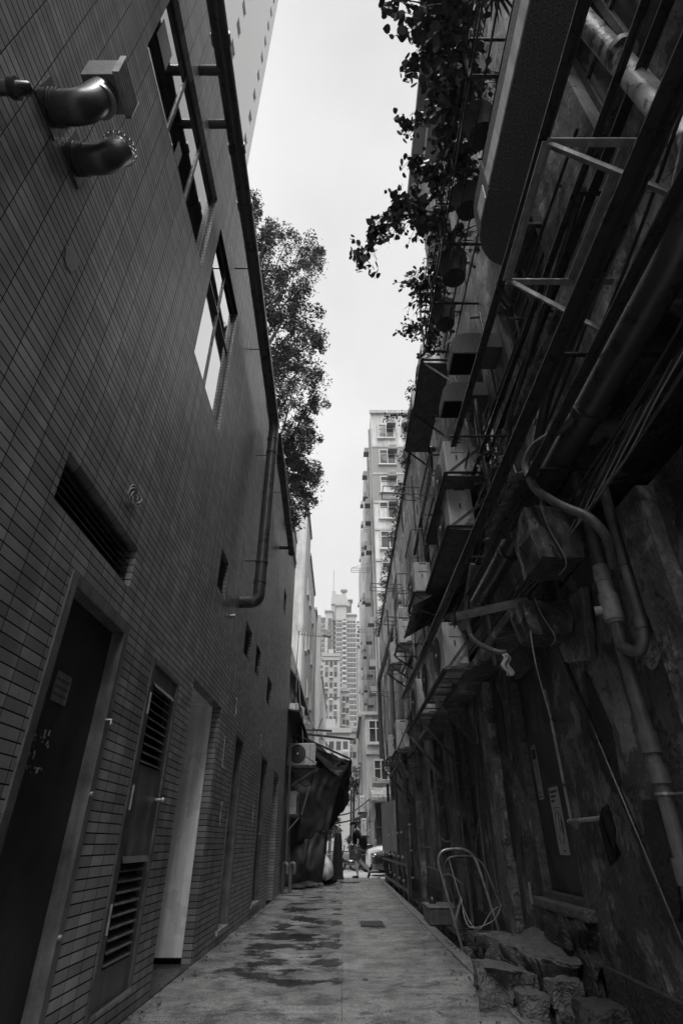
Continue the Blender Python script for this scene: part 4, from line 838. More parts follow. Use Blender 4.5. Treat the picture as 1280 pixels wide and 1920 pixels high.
run('water_pipe', 'short white horizontal pipe tied to the leaning pole with black plastic', 'pipe', [(1.82,4.98,1.2),(1.82,4.28,1.2)], .016, 'pvc_white', n=10)
b = MB(); b.grid(lambda u, v: V(1.8+.03*math.sin(u*9+v*5), 4.22+.09*(u-.5)*(1+v), 1.24-.28*v+.04*math.sin(u*7)), 12, 8); b.build('plastic_strip', 'tarp_black', label='black plastic tied round the leaning pole beside the white pipe', cat='plastic bag', solid=.003)
run('water_pipe', 'tall thin grey pipe standing by the wall behind the trolley', 'pipe', [(1.78,9.35,2.85),(1.8,9.3,0.1)], .022, 'pvc_grey', n=10, clips=2)
run('water_pipe', 'bent thin pipe rising beside the dull grey door', 'pipe', [(1.85,8.0,2.5),(1.83,8.25,1.5),(1.83,8.25,.1)], .017, 'pvc_grey', .2, n=10)
run('water_pipe', 'horizontal thin pipe near the ground below the far door', 'pipe', [(1.8,13.6,.62),(1.8,10.8,.6),(1.78,9.6,.52)], .016, 'pvc_grey', n=8, clips=2)
run('water_pipe', 'sagging short pipe on the wall above the horizontal one', 'pipe', spline([(1.84,11.8,1.22),(1.78,11.2,1.1),(1.78,10.4,1.08),(1.86,9.8,1.2)], 5), .015, 'pvc_grey', .05, n=8)
run('drain_pipe', 'tall white drainpipe with a curved hood halfway along the right wall', 'pipe', [(XR,16.4,7.75),(1.72,16.4,7.9),(1.7,16.4,7.3),(1.7,16.4,3.3)], .1, 'pvc_white', .2, n=18, rings=[((1.7,16.4,7.0),(0,0,1)),((1.7,16.4,6.6),(0,0,1)),((1.7,16.4,5.2),(0,0,1))])
run('drain_pipe', 'high pipe running along the wall toward the street, right of the pale block', 'pipe', [(1.72,16.9,7.25),(1.68,25.6,7.55),(1.7,25.6,4.2)], .1, 'pvc_grey', .3, n=16, clips=4)
run('drain_pipe', 'second far downpipe near the street corner', 'pipe', [(XR,19.5,7.3),(1.74,19.5,7.0),(1.74,19.5,3.9)], .08, 'pvc_grey', .2, n=14)
run('water_pipe', 'thin white vertical pipe above the mid-height condensers', 'pipe', [(1.7,12.6,6.5),(1.7,12.6,3.9)], .035, 'pvc_white', n=12, rings=[((1.7,12.6,6.47),(0,0,1))])
run('drain_pipe', 'stained grey downpipe on the wall beyond the corrugated shade', 'pipe', [(1.8,10.7,7.4),(1.8,10.7,3.9)], .055, 'pvc_grey', n=14, clips=2)
run('waste_pipe', 'black bent pipe on the bright stained wall left of the upper condensers', 'pipe', [(XR,8.6,7.9),(1.78,8.6,7.95),(1.78,8.7,7.5),(1.78,11.9,7.2)], .05, 'steel_black', .12, n=12)
run('waste_pipe', 'dark bent pipe beside the stacked condensers', 'pipe', [(XR,5.15,6.9),(1.75,5.15,6.6),(1.72,5.2,5.3),(1.76,5.25,4.2)], .045, 'pipe_dark', .15, n=12)
run('waste_pipe', 'short elbowed dark pipe left of the rounded duct end', 'pipe', [(1.84,3.3,7.3),(1.84,3.62,6.6),(1.74,3.8,6.35),(1.88,3.9,6.2)], .05, 'pipe_dark', .1, n=12)
run('flexible_hose', 'ribbed grey hose hanging in front of the mid-height rack', 'hose', spline([(1.4,5.2,3.62),(1.36,5.5,3.3),(1.38,5.6,2.95),(1.5,5.3,2.7),(1.62,5.25,2.66)], 6), .03, 'pvc_grey', .05, n=12)
run('waste_pipe', 'thin dark vertical pipe beside the ribbed hose', 'pipe', [(1.6,5.6,3.4),(1.6,5.6,2.62)], .028, 'pipe_dark', n=10)
for i, (y, z, L2) in enumerate(((6.6,4.4,3.),(3.3,5.6,2.2),(12.5,5.3,6),(2.0,5.9,1.8),(9.5,6.1,4),(13.,7.0,3),(6.2,8.6,3.4))):
    run('conduit', ['thin conduit above the shade','thin conduit beside the duct end','long thin conduit over the far windows','thin conduit inside the top rack','thin conduit in the bright stained area','far thin conduit under the parapet','thin conduit above the skyline trays'][i], 'pipe', [(XR-.03,y,z),(XR-.03,y+L2,z+.1),(XR-.03,y+L2+.02,z-1.2)], .014, 'cable', .08, n=6, clips=2)
for i, (y, z0, z1) in enumerate(((4.75,4.0,7.2),(7.35,4.4,9.2),(9.3,3.0,6.2),(11.9,4.2,9.6),(13.5,2.9,8),(15.7,.3,6),(18.5,.3,9),(21.3,1,9.4))):
    run('conduit', ['vertical conduit by the feathery weeds','vertical conduit behind the skyline trays','vertical conduit at the end of the shade','vertical conduit beyond the black bent pipe','vertical conduit by the far door','vertical conduit left of the tall white drainpipe','vertical conduit beyond the tall white drainpipe','last vertical conduit before the street'][i], 'pipe', [(XR-.04,y,z1),(XR-.04,y,z0)], rnd.choice((.016,.024,.034)), 'pipe_dark', n=8, clips=2)
for i, (y, z, w_, h_) in enumerate(((6.6,7.2,.5,1.6),(9.6,7.4,.6,2.2),(8.1,8.9,.7,1.1),(12.6,7.9,.9,2.0),(5.4,8.6,.5,.8),(14.6,8.6,1.1,1.5),(18.2,6.2,1.3,2.4),(10.2,4.7,.5,.9))):
    n = 22; poly = []
    for k in range(n):
        a = 2*math.pi*k/n; q = 1+.5*noise.noise(Vector((math.cos(a)*2, math.sin(a)*2, i*9.1))); poly.append((XR-.0015, y+math.cos(a)*q*w_/2, z+math.sin(a)*q*h_/2))
    b = MB(); b.prism(poly, (-.011, 0, 0)); b.build('render_patch', 'plaster_band' if i % 2 else 'old_plaster_pale', RB)
# hanging wrapped boxes
def wrapped(lab, x0,x1,y0,y1,z0,z1, seed):
    bm = bmesh.new(); bmesh.ops.create_cube(bm, size=1); bmesh.ops.subdivide_edges(bm, edges=bm.edges, cuts=7, use_grid_fill=True); mb = MB(); vs = []
    for v in bm.verts:
        p = v.co; q = V((x0+x1)/2+p.x*(x1-x0), (y0+y1)/2+p.y*(y1-y0), (z0+z1)/2+p.z*(z1-z0)); q += Vector((noise.noise(q*7+V(seed,0,0)), noise.noise(q*7+V(0,seed,0)), noise.noise(q*7+V(0,0,seed))))*.03
        if p.z < 0: q.x += (-p.z)*.08*(1 if p.x < 0 else -1)
        vs.append(q)
    bm.verts.ensure_lookup_table(); mb.add(vs, [[v.index for v in f.verts] for f in bm.faces]); bm.free()
    t = thing('wrapped_box', lab, 'box', ((x0+x1)/2,(y0+y1)/2,z0)); mb.build('wrapping', 'foil', t)
    b = MB(); b.tube(spline([(x0+.1,y0-.02,z1),(x0+.12,y0-.04,(z0+z1)/2),(x0+.2,y0-.01,z0-.03),(x0+.22,(y0+y1)/2,z0-.04)], 5), .006, 5); b.build('tie', 'cable_pale', t)
wrapped('box wrapped in crinkled foil hanging from the cables above the plastic stack', 1.34,1.72,3.32,3.72,2.74,3.16, 3)
wrapped('smaller wrapped box hanging beside the black beam end', 1.42,1.8,3.98,4.3,2.42,2.7, 8)
run('loose_wire', 'pale wire dangling below the smaller wrapped box', 'wire', spline([(1.45,4.0,2.45),(1.45,4.02,2.2),(1.5,4.1,1.95),(1.56,4.2,1.72)], 6), .005, 'cable_pale', .05, n=5)
b = MB(); b.grid(lambda u, v: V(1.42+.07*u+.02*math.sin(v*9), 4.75+.02*math.sin(u*8+v*4), 2.5-.2*v), 6, 8); b.build('plastic_scrap', 'paper', label='scrap of pale plastic hanging by the mid-height rack', cat='plastic scrap', solid=.002)
b = MB(); b.prism([(XR-.02,3.75,2.72),(XR-.02,4.5,2.72),(XR-.02,4.35,2.3),(XR-.02,3.9,2.2)], (-.08,0,0)); b.build('cement_patch', 'old_plaster_pale', RB, bevel=.02)
for i, (x, y) in enumerate(((-1.25,6.4),(.9,7.6),(-.6,5.5),(.3,12.6),(-1.1,9.4),(.7,5.2),(1.1,9.1),(-.3,8.2),(.2,6.3),(-1.3,12.4))):
    b = MB(); a = rnd.random()*6; l = rnd.uniform(.02,.045); b.add([(x-l*math.cos(a),y-l*math.sin(a),.008),(x+l*.4*math.sin(a),y-l*.4*math.cos(a),.016),(x+l*math.cos(a),y+l*math.sin(a),.01),(x-l*.4*math.sin(a),y+l*.4*math.cos(a),.009)], [(0,1,2),(0,2,3)])
    b.build('fallen_leaf', 'leaf', label=['fallen leaf by the service door foot','fallen leaf near the kerb left of the trolley','fallen leaf on the open concrete nearest the camera','fallen leaf beyond the iron grating','fallen leaf just past the white recess','fallen leaf left of the masonry blocks','fallen leaf by the kerb beyond the trolley','fallen leaf near the centre joint','fallen leaf right of the centre joint','fallen leaf by the door with torn notices'][i], cat='leaf', solid=.002)
# small lamp box
b = MB(); b.box(1.45,1.72,13.3,13.75,6.05,6.35); t = b.build('lamp_box', 'galvanised', label='small metal box jutting from the wall by the thin white pipe', cat='metal box', bevel=.01)
b = MB(); b.bar((1.58,13.5,6.36),(XR,13.5,6.6), .03,.03); b.build('arm', 'steel_dark', t)
# notices on the boarded door
def notice(lab, y0, y1, z0, z1, header):
    x = XR+.078; t = thing('notice', lab, 'notice', (x,(y0+y1)/2,z0)); b = MB(); b.box(x-.003, x, y0, y1, z0, z1); b.build('sheet', 'paper', t)
    b = MB(); X0, X1 = x-.0045, x-.0032; W, H = y1-y0, z1-z0
    if header:          # picture poster: block of text rows on top, an outlined oval below
        for r_ in range(3):
            for q in range(8-r_*2): b.box(X0, X1, y1-W*(.1+q*.095)-W*.06, y1-W*(.1+q*.095), z1-H*(.09+r_*.07), z1-H*(.05+r_*.07))
        b.tube([(X0, (y0+y1)/2+W*.33*math.cos(a), z0+H*.4+H*.24*math.sin(a)) for a in [2*math.pi*i/24 for i in range(25)]], .0022, 4)
        b.box(X0, X1, y0+W*.2, y0+W*.32, z0+H*.3, z0+H*.5); b.box(X0, X1, y0+W*.45, y0+W*.5, z0+H*.33, z0+H*.62); b.box(X0, X1, y0+W*.2, y0+W*.8, z0+H*.68, z0+H*.69); b.box(X0, X1, y0+W*.3, y0+W*.55, z0+H*.05, z0+H*.065)
    else:
        b.box(X0, X1, y0+W*.12, y1-W*.12, z1-H*.27, z1-H*.08); b.box(X0, X1, y0, y1, z1-H*.04, z1-H*.025); b.box(X0, X1, y0, y1, z0+H*.04, z0+H*.055)
        for r_ in range(9): b.box(X0, X1, y0+W*.15, y1-W*rnd.uniform(.15,.4), z1-H*(.34+r_*.045), z1-H*(.325+r_*.045))
        for yy, zz in ((.3,.13),(.7,.13),(.5,.09)): b.sphere((X0, y0+W*yy, z0+H*zz), .009, 8, 6, (.1,1,1.5))
    b.build('print', 'ink', t)
notice('narrow printed notice with three black dots, higher on the boarded door', 5.95, 6.1, 1.42, 1.92, False)
notice('picture poster with an outlined oval, lower on the boarded door', 5.52, 5.78, .96, 1.5, True)
b = MB(); b.box(XR-.066,XR-.061,6.4,6.46,.55,.72); b.build('paper_scrap', 'paper', label='small paper scrap low on the wall left of the boarded door', cat='paper')
b = MB()
for k in range(18):
    p = V(1.8,7.9,1.55).lerp(V(1.66,8.0,.93), k/17); q = p+V(-.008,0,-.036); b.tube([p, q], .005 if k % 2 else .008, 5)
b.build('chain', 'rust', label='short rusty chain from the wall to the trolley handle', cat='chain')
run('loose_wire', 'long black wire down the wall to the chain', 'wire', spline([(1.86,7.9,2.8),(1.85,7.8,2.2),(1.84,7.85,1.5),(1.84,7.6,.9)], 5), .008, 'cable', .05, n=5)

# ------------------------------------------------------------------ things on the ground, right
# folding hand trolley
t = thing('hand_trolley', 'folding hand trolley with two curved tube handles parked by the gutter', 'trolley', (1.6,7.7,-.1))
def ubar(bl, tl, tr, br, r_=.016): return fillet([bl, tl, tr, br], .2, 8)
b = MB(); b.tube(ubar((1.38,7.9,.0),(1.12,7.75,.98),(1.6,7.8,1.0),(1.8,7.8,.2)), .016, 10); b.build('handle', 'galvanised', t)
b = MB(); b.tube(ubar((1.47,8.05,.0),(1.22,7.95,.9),(1.72,7.95,.92),(1.9,7.6,.16)), .016, 10); b.build('handle', 'steel_dark', t)
b = MB(); b.bar((1.2,7.92,.72),(1.36,8.0,.72), .02,.02); b.bar((1.42,7.9,.5),(1.3,7.9,.22), .03,.02); b.build('cross_link', 'galvanised', t)
b = MB(); b.box(1.42,1.87,7.35,7.75,.18,.2); b.box(1.42,1.87,7.35,7.37,.13,.18); b.box(1.42,1.44,7.35,7.75,.13,.18); b.box(1.85,1.87,7.35,7.75,.13,.18); b.build('platform', 'steel_dark', t, bevel=.003)
b = MB()
for k in range(6): b.bar((1.42,6.75+k*.1,-.02),(1.86,6.75+k*.1,-.02), .02,.015)
b.bar((1.42,6.7,-.02),(1.42,7.8,.0), .03,.025); b.bar((1.86,6.7,-.02),(1.86,7.8,.0), .03,.025); b.build('base_frame', 'steel_black', t)
for x, y in ((1.46,7.3),(1.52,7.12),(1.78,7.3),(1.84,7.1)):
    b = MB(); b.tube([(x-.018,y,.04),(x-.016,y,.04),(x+.016,y,.04),(x+.018,y,.04)], [.062,.075,.075,.062], 20); wl = b.build('wheel', 'rubber', t); b = MB(); b.tube([(x-.022,y,.04),(x+.022,y,.04)], .03, 12); b.build('hub', 'steel_dark', wl)
for k, q in enumerate((((1.4,7.8,.5),(1.42,7.6,.25),(1.7,7.6,.3),(1.85,7.7,.45)), ((1.3,7.85,.9),(1.4,7.7,.4),(1.5,7.6,.2),(1.5,7.6,.18)), ((1.42,7.7,.3),(1.55,7.65,.22),(1.7,7.7,.36),(1.82,7.75,.42)))):
    b = MB(); b.tube(spline(q, 6), .006, 5); b.build('bungee_cord', 'cable_pale', t)
# mosaic-tiled box
t = thing('tiled_box', 'low mosaic-tiled box beside the gutter behind the trolley', 'box', (1.52,10.3,0))
b = MB(); b.box(1.3,1.75,9.95,10.75,.02,.22); b.build('body', 'stone', t, bevel=.005)
b = MB()
for i in range(11):
    for j in range(5): b.box(1.305+i*.04, 1.34+i*.04, 9.944, 9.9495, .025+j*.037, .057+j*.037)
for i in range(19):
    for j in range(5): b.box(1.294, 1.2995, 9.96+i*.041, 9.995+i*.041, .025+j*.037, .057+j*.037)
b.build('mosaic', 'pvc_grey', t)
b = MB(); b.box(1.285,1.76,9.93,10.77,.221,.235); b.build('lid', 'galvanised', t)
b = MB(); b.tube([(1.42,10.5,.236),(1.42,10.5,.25),(1.42,10.5,.31),(1.42,10.5,.33)], [.055,.06,.05,.02], 14); b.build('plastic_cup', 'steel_black', label='small black lidded cup on top of the mosaic-tiled box', cat='cup')
# gutter post and railings
t = thing('gutter_post', 'tall black square post standing in the gutter under the shelf', 'post', (1.43,14.0,-.13))
b = MB(); b.box(1.39,1.47,13.96,14.04,-.13,2.6); b.build('shaft', 'steel_black', t); b = MB(); b.box(1.35,1.51,13.92,14.08,-.13,-.1)
for z in (.4,.9,1.4): b.box(1.47,1.53,13.97,14.03,z,z+.03)
b.build('bolt_plate', 'galvanised', t)
for i, (y, lab) in enumerate(((16.6, 'first tall black post behind the gutter post'), (19.6, 'tall black post beside the leaning board'))):
    b = MB(); b.box(1.42,1.5,y-.04,y+.04,-.13,2.7); b.build('gutter_post', 'steel_black', label=lab, cat='post')
t = thing('gutter_railing', 'low black rail frames with pale clamps between the gutter posts', 'railing', (1.5,17,0))
b = MB()
for z in (.62, .15): b.bar((1.44,14.3,z),(1.36,21.6,z), .05,.05)
for y in (15.2,18.2,20.4,21.5): b.bar((1.43,y,-.1),(1.43,y,.85), .045,.045)
b.build('rail', 'steel_dark', t)
for y in (14.8,15.9,17.3,18.8):
    for z in (.3,.75,1.25): b = MB(); b.box(1.36,1.41,y,y+.07,z,z+.05); b.build('clamp', 'galvanised', t)
t = thing('leaning_board', 'pale weathered board with faint printing propped upright on the right rail', 'board', (1.5,19,.8))
b = MB(); v = [(1.33,21.3,.86),(1.46,17.3,.84),(1.46,17.3,2.1),(1.33,21.3,2.22)]; b.prism(v, (.04,0,0)); b.build('panel', 'sign_board', t, bevel=.004)
b = MB()
for (y, z, l, h_) in ((17.9,1.9,.5,.2),(18.1,1.25,.35,.05),(18.1,1.15,.5,.04),(18.1,1.0,.3,.08),(19.4,1.6,.9,.03),(19.8,1.8,.04,.3)): x = 1.46-.13*(y-17.3)/4; b.add([(x-.004,y,z),(x-.004-.0325*l,y+l,z),(x-.004-.0325*l,y+l,z+h_),(x-.004,y,z+h_)], [(0,1,2,3)])
b.build('faded_print', 'plaster_mid', t)

# ------------------------------------------------------------------ shack and tarpaulins at the far left
SH = thing('lean_to_shack', 'dark ramshackle lean-to wrapped in tarpaulin at the end of the tiled wall', 'shack', (-2.4,18.8,0))
b = MB(); b.box(-4, -1.62, 15.6, 21.8, -.1, 4.2); b.build('wall', 'board', SH)
b = MB(); b.prism([(-4,15.55,4.5),(-1.2,15.55,4.15),(-1.2,15.55,4.2),(-4,15.55,4.56)], (0,6.3,0)); b.build('roof', 'steel_black', SH)
def cloth(lab, c00, c10, c11, c01, amp, mat, seed, fold=5, nu=46, nv=34, name='tarpaulin', cat='tarpaulin', bulge=0):
    c00,c10,c11,c01 = map(Vector, (c00,c10,c11,c01)); nn = (c10-c00).cross(c01-c00).normalized()
    def f(u, v):
        p = c00.lerp(c10,u).lerp(c01.lerp(c11,u), v); s = Vector((seed,0,0))
        d = math.sin((u*fold+1.3*noise.noise(Vector((u*2,v*2.4,seed))))*2*math.pi)*.16*(1-.5*v) + noise.noise(p*1.3+s) + .4*noise.noise(p*4+s) + bulge*math.sin(math.pi*u)*math.sin(math.pi*v)
        ed = noise.noise(Vector((u*9,v*9,seed)))*.03*(1 if v > .98 or v < .02 else .2)
        return p + nn*d*amp + Vector((0,0,ed))
    b = MB(); b.grid(f, nu, nv); return b.build(name, mat, label=lab, cat=cat, solid=.004)
cloth('broad charcoal tarpaulin hanging from the lean-to, its loose corner blown right', (-1.55,18.3,3.15),(.0,19.0,3.02),(-.52,18.9,1.15),(-1.55,18.2,1.0), .11, 'tarp', 3, 4)
cloth('lower slack tarpaulin bagging down to the ground under the broad one', (-1.55,18.35,1.25),(-.5,18.75,1.4),(-.6,18.7,.02),(-1.5,18.3,.05), .13, 'tarp', 8, 3, bulge=-1.5)
cloth('side flap of dark tarpaulin running back toward the street', (-.5,18.8,1.9),(-.55,21.6,1.9),(-.62,21.6,.0),(-.58,18.8,.05), .1, 'tarp_black', 14, 5)
cloth('black tarpaulin canopy tented above the charcoal one', (-1.6,17.95,3.95),(-1.5,21,4.3),(.27,20.8,3.5),(-.1,18.9,2.75), .1, 'tarp_black', 21, 3)
cloth('black sheet filling the gap behind the front-facing condenser', (-1.55,19.6,4.0),(-.2,19.7,3.55),(-.05,19.6,2.6),(-1.55,19.5,2.6), .08, 'tarp_black', 44, 3)
cloth('torn black skirt hanging from the right edge of the canopy', (-.35,19.2,3.2),(.28,20.9,3.6),(.2,20.9,2.3),(-.5,19.2,1.3), .1, 'tarp_black', 31, 3)
b = MB(); b.bar((-1.5,18.1,3.98),(.25,20.9,3.62), .05,.05); b.bar((-1.6,19.5,4.25),(.35,19.8,4.1), .07,.06); b.bar((-1.6,20.2,4.5),(-.4,20.3,4.45), .1,.06); b.bar((-.9,18.6,4.0),(-.7,18.8,4.6), .02,.02); b.build('pole', 'steel_black', SH)
vine('climbing_plant', 'straggly climbing stem with small leaves crossing the black canopy', [(-.95,17.9,4.15),(-.7,17.95,3.9),(-.35,18.0,3.4),(-.1,18.2,2.85)], .05, 90, .05, rnd_=False, mat='leaf_pale')
for i, (x, y, z, rz, lab, sc) in enumerate(((-1.22,17.2,2.95,R(90),'front-facing condenser on a black rack at the end of the tiled wall',(1,.95,1)), (-1.5,17.9,1.72,R(180),'condenser below the front-facing one, seen against the tarpaulin',(1,1,1)), (-1.75,21.3,4.85,R(165),'small condenser with a slatted back above the lean-to roof',(1,1,1.1)))):
    o = ac(False, x, y, z, lab, rz, 'condensers at the end of the tiled wall', sc)
t = thing('condenser_rack', 'black triangular rack under the front-facing condenser', 'bracket', (-1.5,17.2,2.9))
b = MB()
for y in (17.0,17.4): b.bar((-1.7,y,2.92),(-.7,y,2.92), .04,.04)
for x in (-1.65,-.72): b.bar((x,16.98,2.92),(x,17.42,2.92), .04,.04)
b.build('frame', 'steel_black', t)
b = MB(); b.bar((-.72,17,2.9),(-1.65,17,2.35), .035,.035); b.bar((-.72,17.4,2.9),(-1.65,17.4,2.35), .035,.035); b.bar((-1.6,16.9,3.5),(-.75,16.9,2.98), .05,.02); b.build('brace', 'steel_dark', t)
t = thing('condenser_rack', 'small black rack under the lower condenser against the tarpaulin', 'bracket', (-1.5,17.9,1.7))
b = MB(); b.box(-1.7,-1.25,17.45,18.35,1.67,1.71); b.build('frame', 'steel_black', t); b = MB(); b.bar((-1.25,17.5,1.68),(-1.6,17.5,1.3), .03,.03); b.bar((-1.2,17.7,1.75),(-1.0,17.9,2.5), .04,.04); b.build('brace', 'galvanised', t)
b = MB()
for k in range(6): a = k*math.pi/6; b.tube([(-1.2+.2*math.cos(a),19.0,4.5+.2*math.sin(a)),(-1.2-.2*math.cos(a),19.0,4.5-.2*math.sin(a))], .01, 5)
for q in ((-1.4,4.3,-1.0,4.3),(-1.0,4.3,-1.0,4.7),(-1.0,4.7,-1.4,4.7),(-1.4,4.7,-1.4,4.3)): b.bar((q[0],19.0,q[1]),(q[2],19.0,q[3]), .02,.02)
b.build('fan_guard', 'galvanised', label='square pale fan guard lying on the lean-to roof above the front-facing condenser', cat='fan guard')
run('downpipe', 'black downpipe at the end corner of the tiled wall', 'pipe', [(-1.6,15.75,7.0),(-1.58,15.75,.1)], .05, 'pipe_dark', n=12, clips=3)
run('downpipe', 'thin grey downpipe beside the lean-to', 'pipe', [(-1.48,16.3,3.6),(-1.46,16.3,.6)], .03, 'pvc_grey', n=10)
for i, pts in enumerate(([(-1.4,17.1,3.6),(-1.45,17.4,4.3),(-1.5,19,5.0),(-1.7,21,5.2)], [(-1.2,17.1,3.6),(-1.25,17.3,4.0),(-1.5,18,4.6),(-1.6,18.6,6.2)], [(-1.6,16.2,5.4),(-1.3,18,4.5),(-1.5,20,4.9),(-1.8,22,6.8)], [(-1.5,17,2.9),(-1.2,17.3,2.5),(-.95,17.6,2.55),(-.85,17.3,2.9)])):
    run('loose_wire', ['cable arching from the front-facing condenser to the roof','second cable rising from the front-facing condenser','cable slung from the tiled wall over the lean-to','cable looping under the front-facing condenser'][i], 'wire', spline(pts, 6), .02, 'cable', .05, n=6)
t = thing('stub_pipes', 'pair of short hooked pipes at the foot of the tiled wall', 'pipe', (-1.4,15.9,0))
for x in (-1.48, -1.3): b = MB(); b.tube(fillet([(x,15.9,0),(x,15.9,.62),(x+.1,15.85,.62),(x+.1,15.85,.4)], .08, 5), .045, 12); b.build('pipe', 'pvc_grey', t)
def bag(c, r_, h_, lab, mat, seed):
    b = MB()
    def f(u, v):
        a = 2*math.pi*u; q = math.sin(math.pi*min(1,v*1.08)**.8)**.7*r_ + .03; n_ = 1+.16*noise.noise(Vector((math.cos(a)*2, math.sin(a)*2, v*3+seed)))+.05*math.sin(a*9+v*5)
        return Vector(c) + V(math.cos(a)*q*n_, math.sin(a)*q*n_, h_*v)
    b.grid(f, 36, 20); b.build('rubbish_bag', mat, label=lab, cat='bag')
bag((-.52,19.0,.12), .2, .66, 'knotted white sack hanging at the edge of the slack tarpaulin', 'plastic_bag', 2)
bag((-.44,19.3,-.0), .22, .3, 'dark bin bag on the ground under the white sack', 'tarp_black', 5)
bag((-.95,18.0,0), .3, .17, 'flattened dark sack at the foot of the tarpaulin, left of the white sack', 'tarp', 6)
bag((-1.25,17.5,0), .22, .14, 'crumpled dark sack nearest the tiled wall corner', 'tarp', 9)
rock((-.72,17.9,.05), (.35,.3,.13), 41, 'rubble_stone', 'stone', label='flat pale lump on the ground in front of the slack tarpaulin', cat='rubble')

# tapered concrete bollard
b = MB(); n = 28; b.tube([(-.2,22.2,-.02),(-.2,22.2,.0),(-.18,22.2,1.3),(-.18,22.2,1.36)], [.22,.215,.13,.1], 28); t = b.build('bollard', 'tarp', label='tall dark tapered bollard standing at the end of the lane left of the man', cat='bollard')
b = MB(); b.tube([(-.2,22.2,-.02),(-.2,22.2,.06)], .235, 28); b.build('base', 'steel_black', t)

# ------------------------------------------------------------------ the walking man
def skin_obj(name, pts, edges, mat, parent, sub=2):
    me = bpy.data.meshes.new(name); o0 = ORIG[parent.name] if parent else Vector((0,0,0))
    me.from_pydata([tuple(Vector(p[0])) for p in pts], edges, []); me.materials.append(MATS[mat])
    ob = bpy.data.objects.new(name, me); COL.objects.link(ob); ORIG[ob.name] = o0
    if parent: ob.parent = parent
    md = ob.modifiers.new('skin', 'SKIN'); md.use_smooth_shade = True
    sl = me.skin_vertices[0] if me.skin_vertices else None
    if sl is None:
        bpy.context.view_layer.objects.active = ob
        bm = bmesh.new(); bm.from_mesh(me); bm.verts.layers.skin.verify(); bm.to_mesh(me); bm.free(); sl = me.skin_vertices[0]
    for i, p in enumerate(pts):
        r_ = p[1] if isinstance(p[1], tuple) else (p[1], p[1]); sl.data[i].radius = r_
    sl.data[0].use_root = True
    s2 = ob.modifiers.new('sub', 'SUBSURF'); s2.levels = sub; s2.render_levels = sub
    return ob
def chain(pts):           # [(point, radius), ...] -> consecutive edges
    return [(i, i+1) for i in range(len(pts)-1)]
# local frame: he faces -x; near side (towards the lane) is -y
PM = thing('person', 'man in cap, dark T-shirt and shorts walking left with a rucksack', 'person', (.52,23.1,-.02))
J = [((0,0,.93),(.12,.15)), ((-.01,0,1.08),(.11,.14)), ((-.03,0,1.28),(.115,.17)), ((-.05,0,1.41),(.09,.14)), ((-.08,0,1.49),(.05,.05)), ((-.12,0,1.56),(.07,.065)), ((-.14,0,1.66),(.085,.075)), ((-.13,0,1.70),(.06,.055)),
     ((-.05,-.17,1.4),.055), ((.03,-.22,1.15),.042), ((-.02,-.23,.93),.032), ((-.03,-.23,.86),.025),
     ((-.05,.17,1.4),.055), ((-.12,.2,1.17),.042), ((-.26,.18,1.02),.032), ((-.31,.17,.99),.025),
     ((-.01,-.09,.86),.095), ((-.05,-.09,.5),.06), ((-.04,-.09,.42),.058), ((-.02,-.09,.3),.06), ((-.0,-.09,.1),.036), ((-.06,-.09,.05),.036), ((-.14,-.09,.035),.03),
     ((.02,.09,.86),.095), ((.1,.09,.52),.06), ((.14,.09,.46),.056), ((.24,.09,.38),.056), ((.4,.09,.24),.036), ((.41,.09,.17),.034), ((.37,.09,.1),.03)]
E = [(0,1),(1,2),(2,3),(3,4),(4,5),(5,6),(6,7),(3,8),(8,9),(9,10),(10,11),(3,12),(12,13),(13,14),(14,15),(0,16),(16,17),(17,18),(18,19),(19,20),(20,21),(21,22),(0,23),(23,24),(24,25),(25,26),(26,27),(27,28),(28,29)]
skin_obj('body', J, E, 'skin', PM)
S = [((0,0,.92),(.14,.17)), ((-.01,0,1.08),(.14,.165)), ((-.03,0,1.28),(.14,.19)), ((-.05,0,1.42),(.105,.15)), ((-.07,0,1.475),(.065,.07)), ((-.04,-.19,1.38),.08), ((.02,-.225,1.2),.07), ((-.04,.19,1.38),.08), ((-.1,.2,1.2),.07)]
skin_obj('t_shirt', S, [(0,1),(1,2),(2,3),(3,4),(3,5),(5,6),(3,7),(7,8)], 'cloth_black', PM)
S = [((0,0,.94),(.13,.165)), ((0,0,.86),(.13,.16)), ((-.02,-.09,.74),.11), ((-.045,-.09,.52),.095), ((.04,.09,.74),.11), ((.085,.09,.55),.095)]
skin_obj('shorts', S, [(0,1),(1,2),(2,3),(1,4),(4,5)], 'cloth_grey', PM)
for q in ([((.05,-.09,.05),.045), ((-.04,-.09,.045),.05), ((-.15,-.09,.035),.042), ((-.2,-.09,.03),.03)], [((.44,.09,.2),.045), ((.42,.09,.12),.048), ((.38,.09,.03),.04), ((.35,.09,-.01),.03)]):
    skin_obj('shoe', q, chain(q), 'cloth_black', PM, 1)
b = MB(); o = ORIG[PM.name]; b.sphere(o+V(-.125,0,1.7), .1, 16, 10, (1.08,.9,.72)); b.box(o.x-.3,o.x-.14,o.y-.07,o.y+.07,o.z+1.67,o.z+1.685); b.build('cap', 'cloth_black', PM)
b = MB(); b.sphere(o+V(-.08,0,1.62), .085, 14, 8, (1,1,1)); b.build('hair', 'hair', PM)
b = MB(); b.sphere(o+V(-.235,0,1.61), .02, 8, 6); b.sphere(o+V(-.13,-.085,1.61), .022, 8, 6, (1,.5,1.3)); b.build('face_detail', 'skin', PM)
